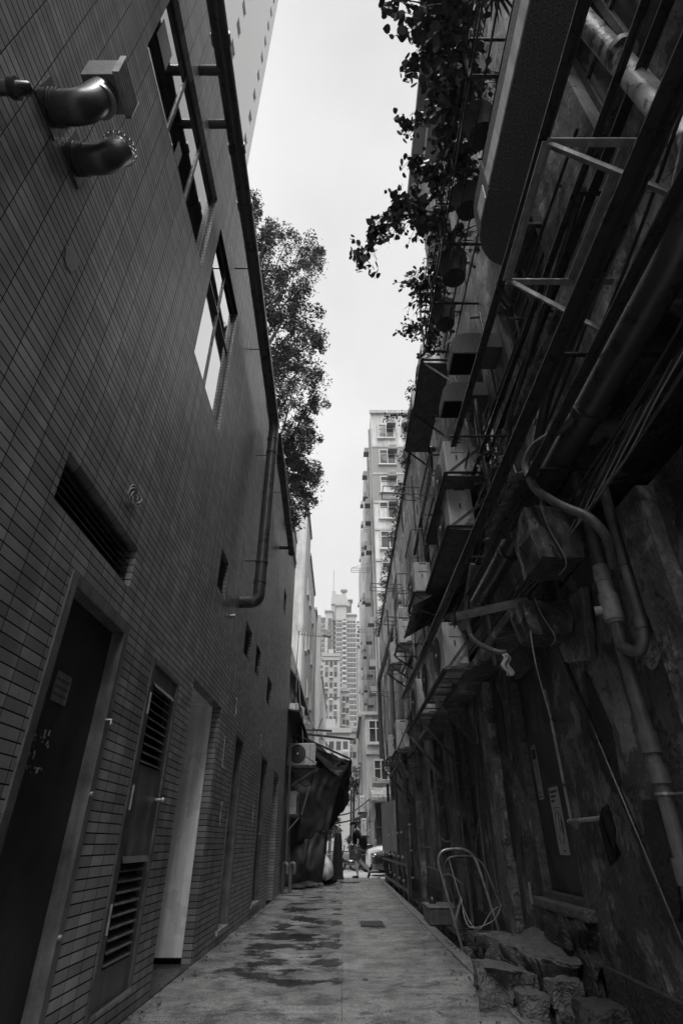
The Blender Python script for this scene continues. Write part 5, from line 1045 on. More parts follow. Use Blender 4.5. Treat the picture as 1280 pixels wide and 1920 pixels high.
def fingers(wrist, d, side):
    b = MB(); w0 = o+Vector(wrist)
    b.sphere(w0+Vector(d)*.04, .034, 10, 8, (.7,.45,1.2))
    for k, l in enumerate((.06,.068,.064,.05)):
        s_ = V(-.024+k*.016, 0, 0); b.tube([w0+Vector(d)*.07+s_, w0+Vector(d)*(.07+l*.5)+s_*1.1, w0+Vector(d)*(.07+l*.9)+s_+V(-.015,0,0)], [.009,.008,.006], 6)
    b.tube([w0+Vector(d)*.03+V(-.03,0,0), w0+Vector(d)*.06+V(-.05,0,0), w0+Vector(d)*.09+V(-.05,0,0)], [.011,.009,.007], 6); b.build('hand', 'skin', PM)
fingers((-.03,-.23,.87), (0,0,-1), 1); fingers((-.3,.17,1.0), (-.5,0,-.8), 1)
b = MB(); b.tube([o+V(-.023,-.23,.9), o+V(-.021,-.23,.94)], .037, 12); b.build('watch', 'steel_black', PM)
q = [((.2,0,1.3),(.07,.1)), ((.24,0,1.18),(.1,.14)), ((.24,0,.98),(.1,.14)), ((.2,0,.86),(.07,.1))]
t = thing('rucksack', 'black rucksack on the walking man\'s back', 'rucksack', tuple(o)); skin_obj('bag', q, chain(q), 'cloth_black', t)
for s in (-.1,.1): b = MB(); b.tube(spline([o+V(.16,s,1.34), o+V(-.02,s*1.3,1.5), o+V(-.17,s*1.2,1.3), o+V(-.1,s*1.6,1.0), o+V(.15,s*1.2,.93)], 5), .016, 6); b.build('strap', 'cloth_dark', t)
# ------------------------------------------------------------------ cars
def car(name, lab, loc, L_, Wd, H, mat, stations):
    """nose at -x; stations: x, z bottom, z belt, z top, half width belt, half width top"""
    t = thing(name, lab, 'car', loc); ox, oy, oz = loc
    b = MB(); rows = []; sts = []
    for i in range(len(stations)-1):
        for k in range(4): q = k/4; sts.append(tuple(a*(1-q)+c*q for a, c in zip(stations[i], stations[i+1])))
    sts.append(stations[-1])
    for (x, zb, zm, zt, wm, wt) in sts:
        rows.append([V(ox+x,oy-wm*.9,oz+zb), V(ox+x,oy-wm,oz+zb+.08), V(ox+x,oy-wm*1.01,oz+(zb+zm)/2), V(ox+x,oy-wm*.985,oz+zm), V(ox+x,oy-wt,oz+zt-.03), V(ox+x,oy-wt*.8,oz+zt), V(ox+x,oy+wt*.8,oz+zt), V(ox+x,oy+wt,oz+zt-.03), V(ox+x,oy+wm*.985,oz+zm), V(ox+x,oy+wm*1.01,oz+(zb+zm)/2), V(ox+x,oy+wm,oz+zb+.08), V(ox+x,oy+wm*.9,oz+zb)])
    n = 12; vs = [p for r_ in rows for p in r_]; fs = [(i*n+k, i*n+k+1, (i+1)*n+k+1, (i+1)*n+k) for i in range(len(rows)-1) for k in range(n-1)]
    b.add(vs, fs, True); b.add(rows[0], [tuple(range(n))]); b.add(rows[-1], [tuple(range(n))]); b.build('body', mat, t)
    wb = (.8, L_-.75)
    for wx in wb:
        for s in (-1, 1):
            y = oy + s*(Wd/2-.1); b = MB(); b.tube([(ox+wx,y-.1,oz+.32),(ox+wx,y-.09,oz+.32),(ox+wx,y+.09,oz+.32),(ox+wx,y+.1,oz+.32)], [.29,.32,.32,.29], 28); wl = b.build('wheel', 'rubber', t)
            b = MB(); b.tube([(ox+wx,y+s*.085,oz+.32),(ox+wx,y+s*.11,oz+.32)], .2, 20); b.build('rim', 'galvanised', wl)
            b = MB(); b.tube([(ox+wx+.385*math.cos(a),oy+s*(Wd/2+.004),oz+.33+.385*math.sin(a)) for a in [math.pi*i/16 for i in range(17)]], .03, 6); b.build('wheel_arch', 'rubber' if mat == 'car_white' else mat, t)
            b = MB(); b.add([(ox+wx+.37*math.cos(a),oy+s*(Wd/2-.0),oz+.33+.37*math.sin(a)) for a in [2*math.pi*i/24 for i in range(24)]], [tuple(range(24))]); b.build('wheel_well', 'cloth_black', t)
    # glass
    cab = [q for q in stations if q[3]-q[2] > .3]; xa, xb = cab[0][0], cab[-1][0]
    for s in (-1, 1):
        b = MB(); zm = cab[0][2]+.04; zt = cab[0][3]-.09; wm = cab[0][4]; wt = cab[0][5]
        b.prism([(ox+xa-.35,oy+s*(wm*.985+.0),oz+zm),(ox+xb,oy+s*(wm*.985),oz+zm),(ox+xb-.1,oy+s*(wt+.02),oz+zt),(ox+xa+.1,oy+s*(wt+.02),oz+zt)], (0,s*.012,0)); b.build('side_window', 'car_glass', t)
        b = MB(); y0 = oy+s*(Wd/2-.32); b.sphere((ox+.13,y0,oz+.68), .16, 14, 8, (.9,1.1,.5)); b.build('headlight', 'chrome', t)
        b = MB(); b.sphere((ox+xa-.35,oy+s*(Wd/2+.08),oz+.98), .11, 12, 8, (.6,1,.7)); b.build('mirror', mat, t)
        b = MB(); b.sphere((ox+.1,y0,oz+.36), .06, 10, 6, (.5,1,1)); b.build('fog_light', 'chrome', t)
    b = MB()
    for k in range(4): b.box(ox-.02, ox+.03, oy-.42, oy+.42, oz+.42+k*.07, oz+.45+k*.07)
    b.box(ox-.03,ox+.0,oy-.26,oy+.26,oz+.3,oz+.38); b.build('grille', 'steel_black', t)
    i0 = [k for k, q in enumerate(stations) if q[3]-q[2] > .3][0]; q0, q1 = stations[i0-1], stations[i0]
    b = MB(); e = .012; b.prism([(ox+q0[0]+.03,oy-q0[5]*.92,oz+q0[3]+e),(ox+q0[0]+.03,oy+q0[5]*.92,oz+q0[3]+e),(ox+q1[0],oy+q1[5]*.9,oz+q1[3]-.01),(ox+q1[0],oy-q1[5]*.9,oz+q1[3]-.01)], (-.02,0,.02)); b.build('windscreen', 'car_glass', t)
    return t
st = [(0,.3,.52,.6,.6,.52), (.12,.22,.66,.76,.76,.66), (.5,.2,.76,.86,.84,.72), (1.15,.2,.86,.97,.88,.74), (2.0,.2,.92,1.46,.89,.66), (3.2,.2,.93,1.48,.89,.64), (3.9,.22,.93,1.3,.86,.6), (4.2,.3,.8,.9,.8,.6)]
car('parked_car', 'black hatchback seen nose-on at the right edge of the lane mouth', (1.12,25.2,-.03), 4.2, 1.74, 1.48, 'car_black', st)
st2 = [(0,.32,.6,.7,.64,.56), (.12,.24,.74,.86,.8,.7), (.5,.22,.84,.97,.88,.76), (1.2,.22,.92,1.07,.92,.78), (2.0,.22,.98,1.56,.93,.7), (3.3,.22,.98,1.58,.93,.68), (4.0,.24,.96,1.4,.9,.64), (4.3,.3,.86,.96,.84,.62)]
car('parked_car', 'white car partly behind the black hatchback across the road', (.98,28.2,-.03), 4.3, 1.84, 1.58, 'car_white', st2)
# scooters
def scooter(x, y, lab, s=1):
    t = thing('scooter', lab, 'scooter', (x,y,-.03), 'scooters parked across the road'); z = -.03
    for wx in (-.6, .6):
        b = MB(); b.tube([(x+wx*s+.24*math.cos(a),y,z+.27+.24*math.sin(a)) for a in [2*math.pi*i/20 for i in range(21)]], .05, 8); w_ = b.build('wheel', 'rubber', t); b = MB()
        for k in range(5): a = k*math.pi/5; b.bar((x+wx*s+.2*math.cos(a),y,z+.27+.2*math.sin(a)),(x+wx*s-.2*math.cos(a),y,z+.27-.2*math.sin(a)), .015,.015)
        b.build('rim', 'chrome', w_)
    b = MB(); b.sphere((x+.3*s,y,z+.55), .3, 14, 8, (1.3,.5,.6)); b.sphere((x-.1*s,y,z+.35), .25, 12, 8, (1.5,.6,.5)); b.build('body', 'car_black', t)
    b = MB(); b.sphere((x+.25*s,y,z+.78), .3, 14, 6, (1.2,.45,.2)); b.build('seat', 'rubber', t)
    b = MB(); b.tube([(x-.6*s,y,z+.3),(x-.45*s,y,z+.75),(x-.4*s,y,z+.98)], .035, 8); b.tube([(x-.38*s,y-.3,z+1.0),(x-.4*s,y,z+.96),(x-.38*s,y+.3,z+1.0)], .018, 8); b.build('handlebar', 'steel_dark', t)
    b = MB(); b.prism([(x-.62*s,y-.16,z+.4),(x-.42*s,y-.2,z+.9),(x-.42*s,y+.2,z+.9),(x-.62*s,y+.16,z+.4)], (-.04,0,0)); b.sphere((x-.5*s,y,z+.88), .09, 10, 6); b.build('front_shield', 'car_white', t)
    for q in (-.28,.28): b = MB(); b.tube([(x-.38*s,y+q,z+1.0),(x-.38*s,y+q*1.15,z+1.17)], .008, 5); b.sphere((x-.38*s,y+q*1.2,z+1.2), .055, 10, 6, (.4,1,.8)); b.build('mirror', 'chrome', t)
    b = MB(); b.box(x+.55*s,x+.9*s,y-.18,y+.18,z+.75,z+1.05); b.build('top_box', 'car_black', t, bevel=.03)
scooter(.45, 28.6, 'scooter with a pale front shield parked behind the walking man')
scooter(1.15, 29.4, 'scooter half hidden behind the white car bonnet', -1)
# far street furniture
t = thing('street_railing', 'pale pedestrian railing beyond the bollard on the left', 'railing', (-1.2,30.2,.09))
b = MB()
for z in (.15,.55,1.05): b.bar((-3.4,30.2,z+.05),(-.05,30.2,z+.05), .05,.04)
for k in range(24): b.bar((-3.4+k*.145,30.2,.1),(-3.4+k*.145,30.2,1.08), .022,.022)
b.build('rails', 'galvanised', t)
for x in (-3.4,-1.7,-.05): b = MB(); b.bar((x,30.2,.09),(x,30.2,1.2), .07,.07); b.build('post', 'plaster_mid', t)
SL = thing('street_lamp', 'tall tapering street lamp pole with a hooded lantern near its top', 'street lamp', (-1.45,26.6,-.03))
b = MB(); b.tube([(-1.45,30.6,.05),(-1.43,30.6,12.2),(-1.43,30.6,12.7)], [.17,.14,.1], 16); b.build('pole', 'plaster_mid', SL)
b = MB(); b.tube(spline([(-1.43,30.6,12.3),(-1.3,30.6,11.9),(-1.05,30.6,11.7)], 5), .035, 8); b.prism([(-1.2,30.4,11.45),(-.7,30.4,11.35),(-.75,30.4,11.7),(-1.1,30.4,11.85)], (0,.4,0)); b.build('lantern', 'steel_grey', SL, bevel=.02)
SL.location = (-1.43,30.6,0)
for c in kids(SL): c.location = Vector((-1.45,26.6,-.03)) - Vector((-1.43,30.6,0))
t = thing('tv_antenna', 'rooftop television antenna with fanned rods on the left', 'antenna', (-2.1,24,7.6))
b = MB(); b.tube([(-2.1,24,7.2),(-2.05,24,9.4)], .02, 6); b.tube([(-2.1,24,9.3),(-.75,24,9.15)], .014, 6)
for k in range(9): x = -1.9+k*.13; b.tube([(x,23.75,9.3-.014*k),(x,24.25,9.3-.014*k)], .008, 5); b.tube([(x,24,9.2-.014*k),(x,24,9.42-.014*k)], .007, 4)
for a in (.4,.75,1.1,1.5,1.9): b.tube([(-2.08,24,9.35),(-2.08+.42*math.cos(a),24,9.35+.42*math.sin(a))], .009, 5)
b.build('mast', 'steel_dark', t)

# ------------------------------------------------------------------ buildings beyond the street
def facade(parent, face, u0, u1, v, rows, ww, wh, plane, sill=True, curtain=.5, proud=.0, mats=('win_frame','window_dark')):
    """windows on a facade: face 'y' -> wall in plane y = plane (seen from -y); 'x' -> wall in plane x = plane, outward sign in 'proud'"""
    for z in rows:
        for u in v:
            a0, a1, z0, z1 = u-ww/2, u+ww/2, z, z+wh
            def bx(b, p0, p1, c0, c1, d0, d1):
                if face == 'y': b.box(p0, p1, plane-d1, plane-d0, c0, c1)
                else: b.box(*sorted((plane+proud*d0, plane+proud*d1)), p0, p1, c0, c1)
            b = MB(); f = .06
            bx(b,a0,a1,z0,z0+f,.0,.07); bx(b,a0,a1,z1-f,z1,.0,.07); bx(b,a0,a0+f,z0+f,z1-f,.0,.07); bx(b,a1-f,a1,z0+f,z1-f,.0,.07); bx(b,(a0+a1)/2-.03,(a0+a1)/2+.03,z0+f,z1-f,.0,.07)
            bx(b,a0-.08,a1+.08,z0-.09,z0-.01,.0,.13); bx(b,a0+f,a1-f,z1-.45,z1-.41,.0,.065)
            w_ = b.build('window', mats[0], parent)
            b = MB(); bx(b,a0+f,a1-f,z0+f,z1-f,.004,.02); b.build('pane', mats[1], w_)
            if rnd.random() < curtain: b = MB(); q = rnd.uniform(.3,1); bx(b,a0+f,a0+f+(ww-2*f)*q,z0+f,z1-.5,.0201,.03); b.build('curtain', 'curtain', w_)
def wac_proto():
    t = thing('window_air_conditioner', 'x', 'air conditioner', (0,0,0), 'window air conditioners on the pale block')
    b = MB(); b.box(-.3,.3,-.5,.05,0,.42); b.build('casing', 'plaster_mid', t, bevel=.01)
    b = MB(); b.box(-.26,.26,-.503,-.5,.05,.37); b.build('grille', 'pvc_grey', t)
    b = MB(); b.box(-.34,.34,-.56,.0,-.05,-.005); b.build('shelf', 'pvc_grey', t); return t
wac = wac_proto(); wac_first = [True]
def put_wac(x, y, z, lab, rz=0, group=None):
    o = wac if wac_first[0] else copy_tree(wac); wac_first[0] = False
    place(o, (x,y,z), rz, lab, group); return o
RT = thing('apartment_block', 'pale ten-storey block with banded front facing the lane, right of centre', 'apartment block', (6,40,0))
b = MB(); X0, Y0 = 2.2, 32.2; b.box(X0, 16, Y0, 44, 0, 30.5); b.box(X0+.15, 16, 44.001, 70, 0, 30.0); b.box(X0-.35, X0-.001, 38.5, 41.5, 7, 29.3); b.box(X0-.35, X0+.14, 48, 51, 7, 29); b.box(X0-.3, X0+.14, 57, 60, 7, 28.6); b.build('wall', 'plaster_light', RT)
b = MB(); levels = [28.0,25.45,22.95,20.7,18.3,15.9,13.4,10.9,8.4]
for z in levels: b.box(X0-.02, 16, Y0-.06, Y0-.001, z-1.15, z-.98)
b.box(X0-.1,16.1,Y0-.15,Y0-.001,30.3,30.6); b.build('string_course', 'plaster_mid', RT)
b = MB()
for z in (25.45, 22.95+.0): b.box(X0+.02, 15.9, Y0-.03, Y0-.001, z-.97, z+1.6) if z < 24 else b.box(X0+.02, 15.9, Y0-.032, Y0-.0015, z-.97, z-.15)
b.box(X0+.02, 15.9, Y0-.033, Y0-.001, 25.3, 27.0)
b.build('dark_band', 'plaster_band', RT)
for i, z in enumerate(levels):
    facade(RT, 'y', 0, 0, [3.35,5.3,7.3] if i < 3 else [3.2,6.2], [z-.2], 1.25, 1.35, Y0-.034, curtain=.6)
for i, z in enumerate(levels):
    for x in ([3.75,4.9] if i < 2 else [3.6] if i < 4 else [4.3]):
        put_wac(x, Y0-.05, z+.9, 'front air conditioner of the pale ten-storey block, %s row down%s' % (['top','second','third','fourth','fifth','sixth','seventh','eighth','ninth'][i], (', left one' if x < 4 else ', right one') if i < 2 else ''))
k = 0
for j, y in enumerate((34,37.3,43,46.5,53,62)):
    facade(RT, 'x', 0, 0, [y+1.2], [z-.3 for z in levels[::1]], 1.0, 1.3, X0 if y < 43 else X0+.15 if y > 44 else X0, proud=-1, curtain=.3) if j < 3 else None
    for i, z in enumerate(levels):
        if (i+j) % 2 == 0 or rnd.random() < .35:
            put_wac(X0 + (.0 if y < 44 else .15), y, z+rnd.uniform(-.4,.5), 'air conditioner on the side of the ten-storey block, %s column, %s level down' % (['first','second','third','fourth','fifth','sixth'][j], ['top','second','third','fourth','fifth','sixth','seventh','eighth','ninth'][i]), -R(90), 'air conditioners up the side of the pale block')
for i, (y, r_) in enumerate(((33.2,.07),(36,.09),(41.9,.07),(45.5,.1),(52,.09))):
    run('drain_pipe', ['drainpipe nearest the corner of the pale block','second drainpipe on the side of the pale block','third drainpipe on the side of the pale block','fourth drainpipe on the side of the pale block','farthest drainpipe on the side of the pale block'][i], 'pipe', [(X0-.12,y,29.5),(X0-.12,y,6)], r_, 'plaster_mid', n=10)
for i, (y, z) in enumerate(((35,18.0),(39,13.2),(36.5,10.6),(43,16.2),(36,22))):
    b = MB(); l = (1.6,.8,.9,.9,.6)[i]
    for q in (0,.35,.7): b.bar((X0,y+q,z),(X0-l,y+q,z), .03,.03)
    b.bar((X0-l,y,z),(X0-l,y+.7,z), .03,.03); b.bar((X0,y,z+.5),(X0-l,y,z), .02,.02)
    b.build('drying_rack', 'steel_grey', label=['long drying rack jutting into the sky from the pale block','second drying rack down on the pale block','lowest drying rack on the pale block','far drying rack on the pale block','topmost drying rack on the pale block'][i], cat='drying rack', group='drying racks on the pale block')
# low corner building in front of it
CB = thing('corner_shop_building', 'low pale corner building with an awning over its shopfront across the road', 'building', (4,31,0))
b = MB(); b.prism([(1.0,30.75,.09),(1.0,38,.09),(2.19,38,.09),(2.19,32.19,.09),(9,32.19,.09),(9,30.4,.09),(1.2,30.4,.09)], (0,0,7.0)); b.build('wall', 'plaster_light', CB)
b = MB(); b.box(.95,9,30.25,30.399,6.95,7.12); b.box(.87,.999,30.7,38,6.95,7.12); b.box(1.2,9,30.3,30.399,5.0,5.1); b.build('string_course', 'plaster_mid', CB)
facade(CB, 'y', 0, 0, [1.75,3.4,5.2], [5.55], .8, 1.15, 30.4, curtain=0); facade(CB, 'y', 0, 0, [1.95,3.4,5.2], [3.75], .75, 1.0, 30.4, curtain=0)
facade(CB, 'x', 0, 0, [32.5,34.5,36.5], [4.9,2.6], .8, 1.3, .999, proud=-1, curtain=0)
b = MB(); b.box(1.56,8,30.35,30.399,.1,2.75); b.build('shopfront', 'window_dark', CB)
b = MB()
for k in range(12): b.box(1.62+k*.13,1.66+k*.13,30.3,30.349,1.75,2.7)
for x in (1.54,1.9,2.9): b.box(x,x+.07,30.28,30.349,.1,2.5)
b.box(1.56,4,30.29,30.345,1.68,1.74); b.build('shop_frame', 'pvc_grey', CB)
b = MB(); b.box(2.02,2.2,30.27,30.295,.85,.98); b.box(2.02,2.14,30.27,30.295,.55,.75); b.build('door_sticker', 'paper', CB)
b = MB(); b.bar((1.33,30.37,.9),(1.33,30.37,3.0), .035,.03); b.box(1.27,1.4,30.3,30.399,.75,1.0); b.build('meter_box', 'steel_dark', CB)
for z in (.45, 1.95): b = MB(); b.box(1.22,1.5,30.38,30.399,z,z+.04); b.build('pillar_band', 'plaster_band', CB)
b = MB(); b.grid(lambda u, v: V(1.38+2.6*u, 30.35-.6*v, 3.45-.4*v+.02*math.sin(u*24)), 40, 4); b.grid(lambda u, v: V(1.38+2.6*u, 29.75-.01*v, 3.05-.28*v+.015*math.sin(u*31)), 40, 3); aw = b.build('awning', 'awning', CB, solid=.02)
b = MB()
for x in (1.75,1.87,2.0,2.12,2.25): b.box(x,x+.08,29.715,29.72,2.88,2.96)
b.build('faded_lettering', 'plaster_band', aw)
for i, (x, y, z) in enumerate(((.95,30.6,2.35),(1.0,30.2,1.35))):
    t = thing('air_conditioner', ['upper slim pale condenser end on the dark side of the corner building','lower slim pale condenser end behind the walking man\'s head'][i], 'air conditioner', (x,y,z), 'slim condensers by the corner building')
    b = MB(); b.box(x-.14,x+.14,y-.4,y+.4,z,z+.72); b.build('casing', 'ac_white', t, bevel=.03); b = MB(); b.box(x-.05,x+.05,y-.403,y-.4,z+.6,z+.64); b.tube(spline([(x-.02,y-.41,z+.5),(x,y-.43,z+.3),(x+.1,y-.43,z+.2)], 4), .012, 5); b.build('hand_slot', 'ac_shade', t)
    b = MB(); b.box(x-.2,1.25,y-.4,y+.4,z-.06,z-.005); b.build('shelf', 'steel_black', t)
for i in range(6):
    run('street_wire', ['top wire slung over the awning','second wire over the awning','wire sagging left of the upper slim condenser','lowest wire left of the slim condensers','wire dropping beside the awning','wire looping between the slim condensers'][i], 'wire', spline([[(1.5,30.1,3.9),(2.3,30.1,3.75),(3.2,30.1,3.95),(4,30.1,4.2)],[(1.5,30.1,3.8),(2.1,30.1,3.7),(3.0,30.1,3.72),(3.6,30.1,4.1)],[(1.3,30.2,2.9),(.4,29,2.3),(-.4,27,2.1),(-.8,24,2.2)],[(1.2,30.1,2.3),(.3,29,1.95),(-.5,27,1.8),(-.8,24,1.9)],[(1.5,30.1,3.8),(1.42,30.1,3.0),(1.3,30.1,2.5),(1.1,30,1.9)],[(1.5,30.1,2.9),(1.55,30.0,2.2),(1.4,30.0,1.7),(1.1,30.0,1.4)]][i], 5), .03, 'cable' if i in (2,3) else 'plaster_mid', .05, n=6)

# left side beyond the street
def slab_building(name, lab, x0, x1, y0, y1, z1, mat, wins, notch=None, ground=0):
    t = thing(name, lab, 'building', ((x0+x1)/2,(y0+y1)/2,0)); b = MB(); b.box(x0,x1,y0,y1,0,z1)
    b.build('wall', mat, t); b = MB(); b.box(x0-.05,x1+.12,y0-.05,y1+.1,z1+.001,z1+.25); b.build('parapet', 'plaster_mid', t)
    for y in wins[0]: facade(t, 'x', 0, 0, [y], wins[1], .9, 1.2, x1+.002, proud=1, curtain=.2)
    return t
slab_building('pale_block', 'tall plain pale building rising just beyond the end of the tiled wall', -14, -2.55, 32.5, 37, 21.5, 'plaster_light', ([35.5],[4,8,12,16]))
slab_building('pale_block', 'narrower stained pale building second along on the left beyond the road', -14, -2.65, 38, 46, 20.5, 'plaster_light', ([40,44],[3,6.5,10,13.5,17]))
slab_building('pale_block', 'third stained building on the left, beyond the second pale one', -14, -2.55, 47, 60, 19.5, 'plaster_mid', ([50,54,58],[3,6.5,10,13.5]))
slab_building('pale_block', 'low cluttered building behind the lamp pole on the left', -14, -2.4, 61, 80, 17, 'plaster_light', ([64,69,74],[3,6.5,10]))
LBd = thing('low_building', 'low building with a sloping awning roof between the lean-to and the pale blocks', 'building', (-4,27,0))
b = MB(); b.box(-9,-2.2,22.2,31.5,-.05,8.2); b.build('wall', 'plaster_mid', LBd)
b = MB(); b.prism([(-2.2,22.2,7.2),(-1.75,22.2,6.6),(-1.75,22.2,6.68),(-2.2,22.2,7.3)], (0,9,0)); b.prism([(-2.2,22.3,5.0),(-1.7,22.3,4.4),(-1.7,22.3,4.46),(-2.2,22.3,5.1)], (0,8.5,0)); b.build('awning', 'steel_dark', LBd)
facade(LBd, 'x', 0, 0, [23.6,26,28.4,30.4], [5.3,2.2], 1.1, 1.2, -2.199, proud=1, curtain=.2)
# mid-distance apartment blocks
def far_block(lab, x0, x1, y, z0, z1, mat, cols, dz, ww, bands=()):
    t = thing('far_apartment_block', lab, 'apartment block', ((x0+x1)/2, y, 0)); b = MB(); b.box(x0,x1,y,y+14,0,z1); b.box(x0+(x1-x0)*.3,x0+(x1-x0)*.6,y+2,y+8,z1+.001,z1+2.2); b.build('wall', mat, t)
    for a, c in bands: b = MB(); b.box(x0-.1,x1+.1,y-.25,y-.01,a,c); b.build('band', 'far_wall_grey', t)
    n = 0; z = z1-3.2
    while z > z0 and n < 96:
        for cx in cols:
            b = MB(); b.box(cx-ww/2,cx+ww/2,y-.35 if bands else y-.06,y-.26 if bands else y-.005,z,z+1.3); b.build('window', 'far_window', t); n += 1
            if n % 2: b = MB(); b.box(cx-ww/2-.1,cx+ww/2+.1,y-.9,y-.36,z-.45,z-.1); b.build('window_box', 'far_balcony', t)
        z -= dz
    b = MB(); b.box(x0-.3,x1+.3,y-.4,y-.001,z1-.5,z1+.3); b.build('cornice', 'far_wall_grey', t); return t
D = 150
far_block('white block with small square windows directly below the tall tower', -5.6, -.9, D, 20, 46.5, 'far_wall', (-4.6,-3.3,-2.1), 2.95, .8, ((34.8,41.2),(44.9,46.3)))
far_block('narrow pale block left of the white one, with a shaded lower front', -8.4, -5.9, 165, 20, 48, 'far_wall', (-7.6,-6.6), 3.0, .9)
far_block('pale annex stepping out to the right of the white block', -.8, 1.7, 155, 18, 38, 'far_wall', (.2,1.2), 3.1, .8, ((28,33),))
far_block('low pale block at the foot of the annex', .9, 3.6, 135, 12, 24, 'far_wall', (1.6,2.6), 3.0, .8)
far_block('grey slab at the right of the annex beside the pale ten-storey block', 3.3, 6.5, 120, 10, 40, 'far_wall_grey', (4.2,5.4), 3.0, .8)
far_block('lowest pale block above the black canopy', -5.2, 1.2, 100, 8, 18, 'far_wall', (-4.4,-3.2,-2,-.8,.4), 2.9, .8)
# the distant tower
TW = thing('distant_tower', 'very tall distant residential tower with bay windows and a stepped crown in the centre', 'tower', (-3,320,0))
TYY = 320
b = MB(); b.box(-15.6,-11.2,TYY+2,TYY+22,0,122); b.box(-11.1,-6.6,TYY,TYY+22,0,126); b.box(-6.5,-4.6,TYY+5,TYY+22,0,121); b.box(-4.5,2.0,TYY,TYY+22,0,130); b.box(2.1,8.2,TYY+1.5,TYY+22,0,124); b.box(8.3,10.6,TYY+4,TYY+22,0,112)
b.box(-7.6,2.6,TYY+3,TYY+18,121,136.5); b.box(-7.2,-4.8,TYY+4,TYY+12,136.5,141.5); b.box(-4.7,2.2,TYY+5,TYY+15,136.5,139.5); b.box(-1,4.4,TYY+2,TYY+12,130.1,133.5); b.build('wall', 'far_wall', TW)
b = MB(); b.box(-7.7,5.4,TYY+2.2,TYY+18,131.6,132.1); b.box(-5,2.6,TYY-.9,TYY+8,129.5,130.4); b.box(-11.6,-6.2,TYY-.8,TYY+5,125.6,126.4); b.box(-16,-11,TYY+1,TYY+5,121.6,122.4); b.box(2,8.8,TYY+.6,TYY+6,123.6,124.4); b.box(3.0,6.2,TYY+1,TYY+8,134,134.5); b.build('cornice', 'far_wall_grey', TW)
b = MB(); b.box(-9.4,-7.0,TYY-.12,TYY-.01,30,121); b.build('glazed_strip', 'far_window', TW)
b = MB(); b.tube([(-6.2,TYY+8,141.5),(-6.2,TYY+8,158)], .22, 6); b.build('mast', 'far_wall_grey', TW)
b = MB(); b.sphere((.6,TYY+8,143.2), 2.4, 16, 8, (1,1,.75)); b.tube([(.6,TYY+8,139.5),(.6,TYY+8,142)], .5, 8); b.build('dome', 'far_wall_grey', TW)
nf = 25
for f in range(nf):
    z = 118.5 - f*3.05
    for (xa, xb, yy) in ((-4.2,-.6,TYY), (2.6,7.8,TYY+1.5), (-15.3,-11.6,TYY+2)):
        b = MB()
        for q in range(3): w_ = (xb-xa)/3; b.box(xa+q*w_+.1, xa+(q+1)*w_-.15, yy-.15, yy-.01, z, z+1.55)
        b.build('window', 'far_window', TW)
    b = MB(); b.box(-.3,1.8,TYY-1.3,TYY-.01,z-.4,z+.6); b.build('balcony', 'far_balcony', TW)
b = MB()
for f in range(40): z = 118.5-f*3.05; b.box(-.1,1.6,TYY-.1,TYY-.01,z+.7,z+2.1); b.box(8.6,10.2,TYY+3.9,TYY+3.99,z+.7,z+2.1); b.box(-6.3,-4.8,TYY+4.9,TYY+4.99,z,z+1.8); b.box(-11.0,-9.6,TYY-.1,TYY-.01,z-.05,z+.05); b.box(-7.0,-6.7,TYY-.1,TYY-.01,z,z+1.2)
b.build('recess_windows', 'far_window', TW, kind='stuff')
b = MB()
for f in range(30): z = 118.5-f*3.05; b.box(8.4,10.4,TYY+3,TYY+3.99,z-.4,z+.6); b.box(-4.3,-.5,TYY-.5,TYY-.02,z-.75,z-.3); b.box(2.3,8.1,TYY+1,TYY+1.48,z-.75,z-.3); b.box(-15.6,-11.4,TYY+1.6,TYY+1.98,z-.75,z-.3)
b.build('window_ledges', 'far_balcony', TW, kind='stuff')

# ------------------------------------------------------------------ trees
def tree(lab, base, clusters, n, s, top):
    t = thing('leafy_tree', lab, 'tree', base); bz = Vector(base); b = MB()
    fork = bz + V(.3,0,1.6); b.tube(spline([bz, bz+V(.08,.05,.8), fork], 5), [.16-.006*i for i in range(11)], 9)
    for c, r_ in clusters:
        m = fork.lerp(c, .5) + V(rnd.uniform(-.4,.2), rnd.uniform(-.3,.3), -.1); sp = spline([fork, m, c], 6); b.tube(sp, [.055*(1-.8*i/len(sp)) for i in range(len(sp))], 6)
        for _ in range(5):
            d = Vector((rnd.gauss(0,1),rnd.gauss(0,1),rnd.gauss(0,1))).normalized()*r_*1.15; b.tube([c, c+d*.5+V(0,0,-.04), c+d], [.012,.008,.003], 4)
    b.build('trunk', 'bark', t)
    b = MB()
    for c, r_ in clusters:
        subs = [c + Vector((rnd.gauss(0,1),rnd.gauss(0,1),rnd.gauss(0,1))).normalized()*r_*rnd.uniform(.35,1.3) for _ in range(11)]
        for _ in range(int(n*.22)): d = Vector((rnd.gauss(0,1),rnd.gauss(0,1),rnd.gauss(0,1))).normalized()*r_*rnd.uniform(.5,1.35); leaf(b, c+d, s*rnd.uniform(.6,1.2), False)
        for q in subs:
            rr = r_*rnd.uniform(.3,.62)
            for _ in range(int(n/11)):
                d = Vector((rnd.gauss(0,1),rnd.gauss(0,1),rnd.gauss(0,1)*.7)).normalized()*rr*rnd.random()**.4; leaf(b, q+d, s*rnd.uniform(.6,1.3), False)
    b.build('crown', 'leaf', t)
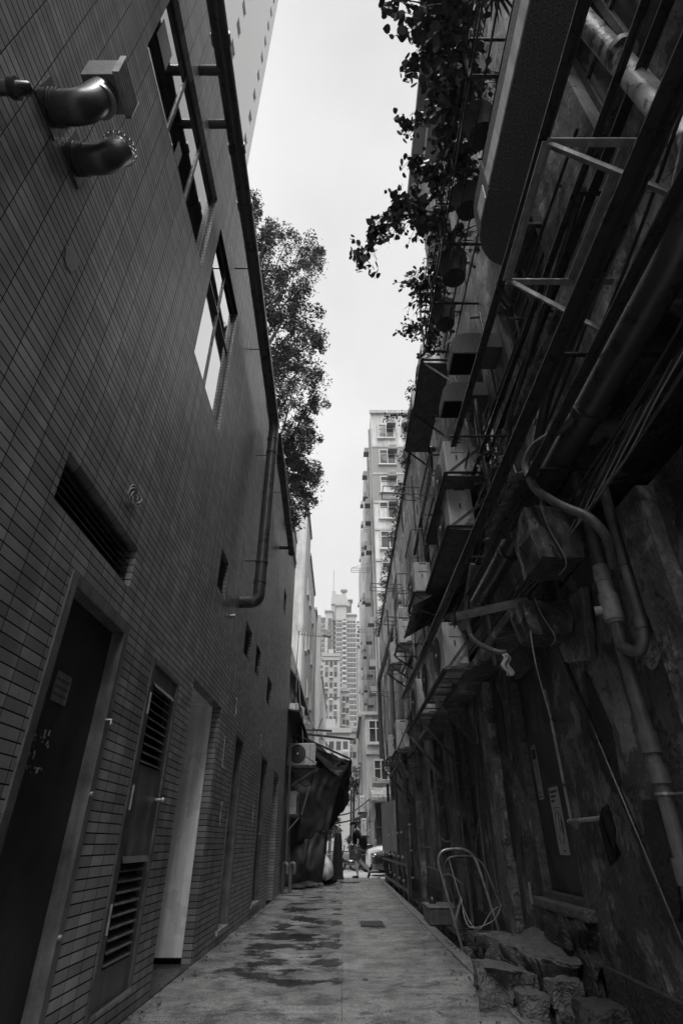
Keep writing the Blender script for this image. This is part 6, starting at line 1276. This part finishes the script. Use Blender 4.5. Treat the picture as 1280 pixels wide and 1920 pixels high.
A = [(486,400),(520,425),(500,470),(548,455),(585,470),(530,515),(572,530),(495,530),(598,495),(545,585),(590,590),(515,600),(575,640),(540,650),(603,635),(484,370),(498,560),(525,548),(560,560),(520,680),(560,672),(478,430),(500,500),(515,450)]
tree('larger feathery tree rising above the tiled wall parapet', (-3.4,10.5,9.44), [(at(x-14+rnd.uniform(-6,6), y+6, Y=10.5+rnd.uniform(-1.2,1.2)), rnd.uniform(.3,.5)) for x, y in A], 760, .085, 0)
B_ = [(560,700),(600,715),(545,745),(605,755),(575,780),(555,815),(590,820),(560,860),(585,880),(600,900),(565,915),(550,950),(585,930),(556,975),(530,715),(532,770),(540,830),(575,850),(548,890)]
tree('smaller tree lower down above the far end of the tiled wall', (-3.2,14.2,9.44), [(at(x-10+rnd.uniform(-6,6), y, Y=13+rnd.uniform(-1,1)), rnd.uniform(.3,.5)) for x, y in B_], 760, .085, 0)
for i, (x, y, z, r_) in enumerate(((-.75,33.5,2.2,.9),(-.9,40,1.7,.8),(.5,44,4.4,1.7),(.55,36,4.0,.7))):
    t = thing('street_tree', ['small street tree just above the bollard','low bushy street tree behind the bollard','taller street tree beside the corner building','street tree under the canopy edge'][i], 'tree', (x,y,.05), 'trees beyond the road'); b = MB(); b.tube([(x,y,.05),(x+.1,y,z)], [.09,.05], 7); b.build('trunk', 'bark', t)
    b = MB(); foliage(b, [(V(x+rnd.gauss(0,r_*.5), y+rnd.gauss(0,r_*.5), z+rnd.gauss(0,r_*.4)), r_*.35, 90) for _ in range(14)], .16, False); b.build('crown', 'leaf_pale' if i % 2 else 'leaf', t)

# ------------------------------------------------------------------ the air: faint haze that pales the far tower
b = MB(); b.box(-310, 310, -75, 520, -1.5, 166)
hz = bpy.data.materials.new('haze'); hz.use_nodes = True; hn = hz.node_tree; hn.nodes.clear()
ho = N(hn, 'ShaderNodeOutputMaterial'); hv = N(hn, 'ShaderNodeVolumePrincipled'); hv.inputs['Color'].default_value = (.9, .9, .9, 1); hv.inputs['Density'].default_value = .0004; hv.inputs['Anisotropy'].default_value = .2
hn.links.new(hv.outputs[0], ho.inputs['Volume']); MATS['haze'] = hz
b.build('haze', 'haze', kind='stuff')
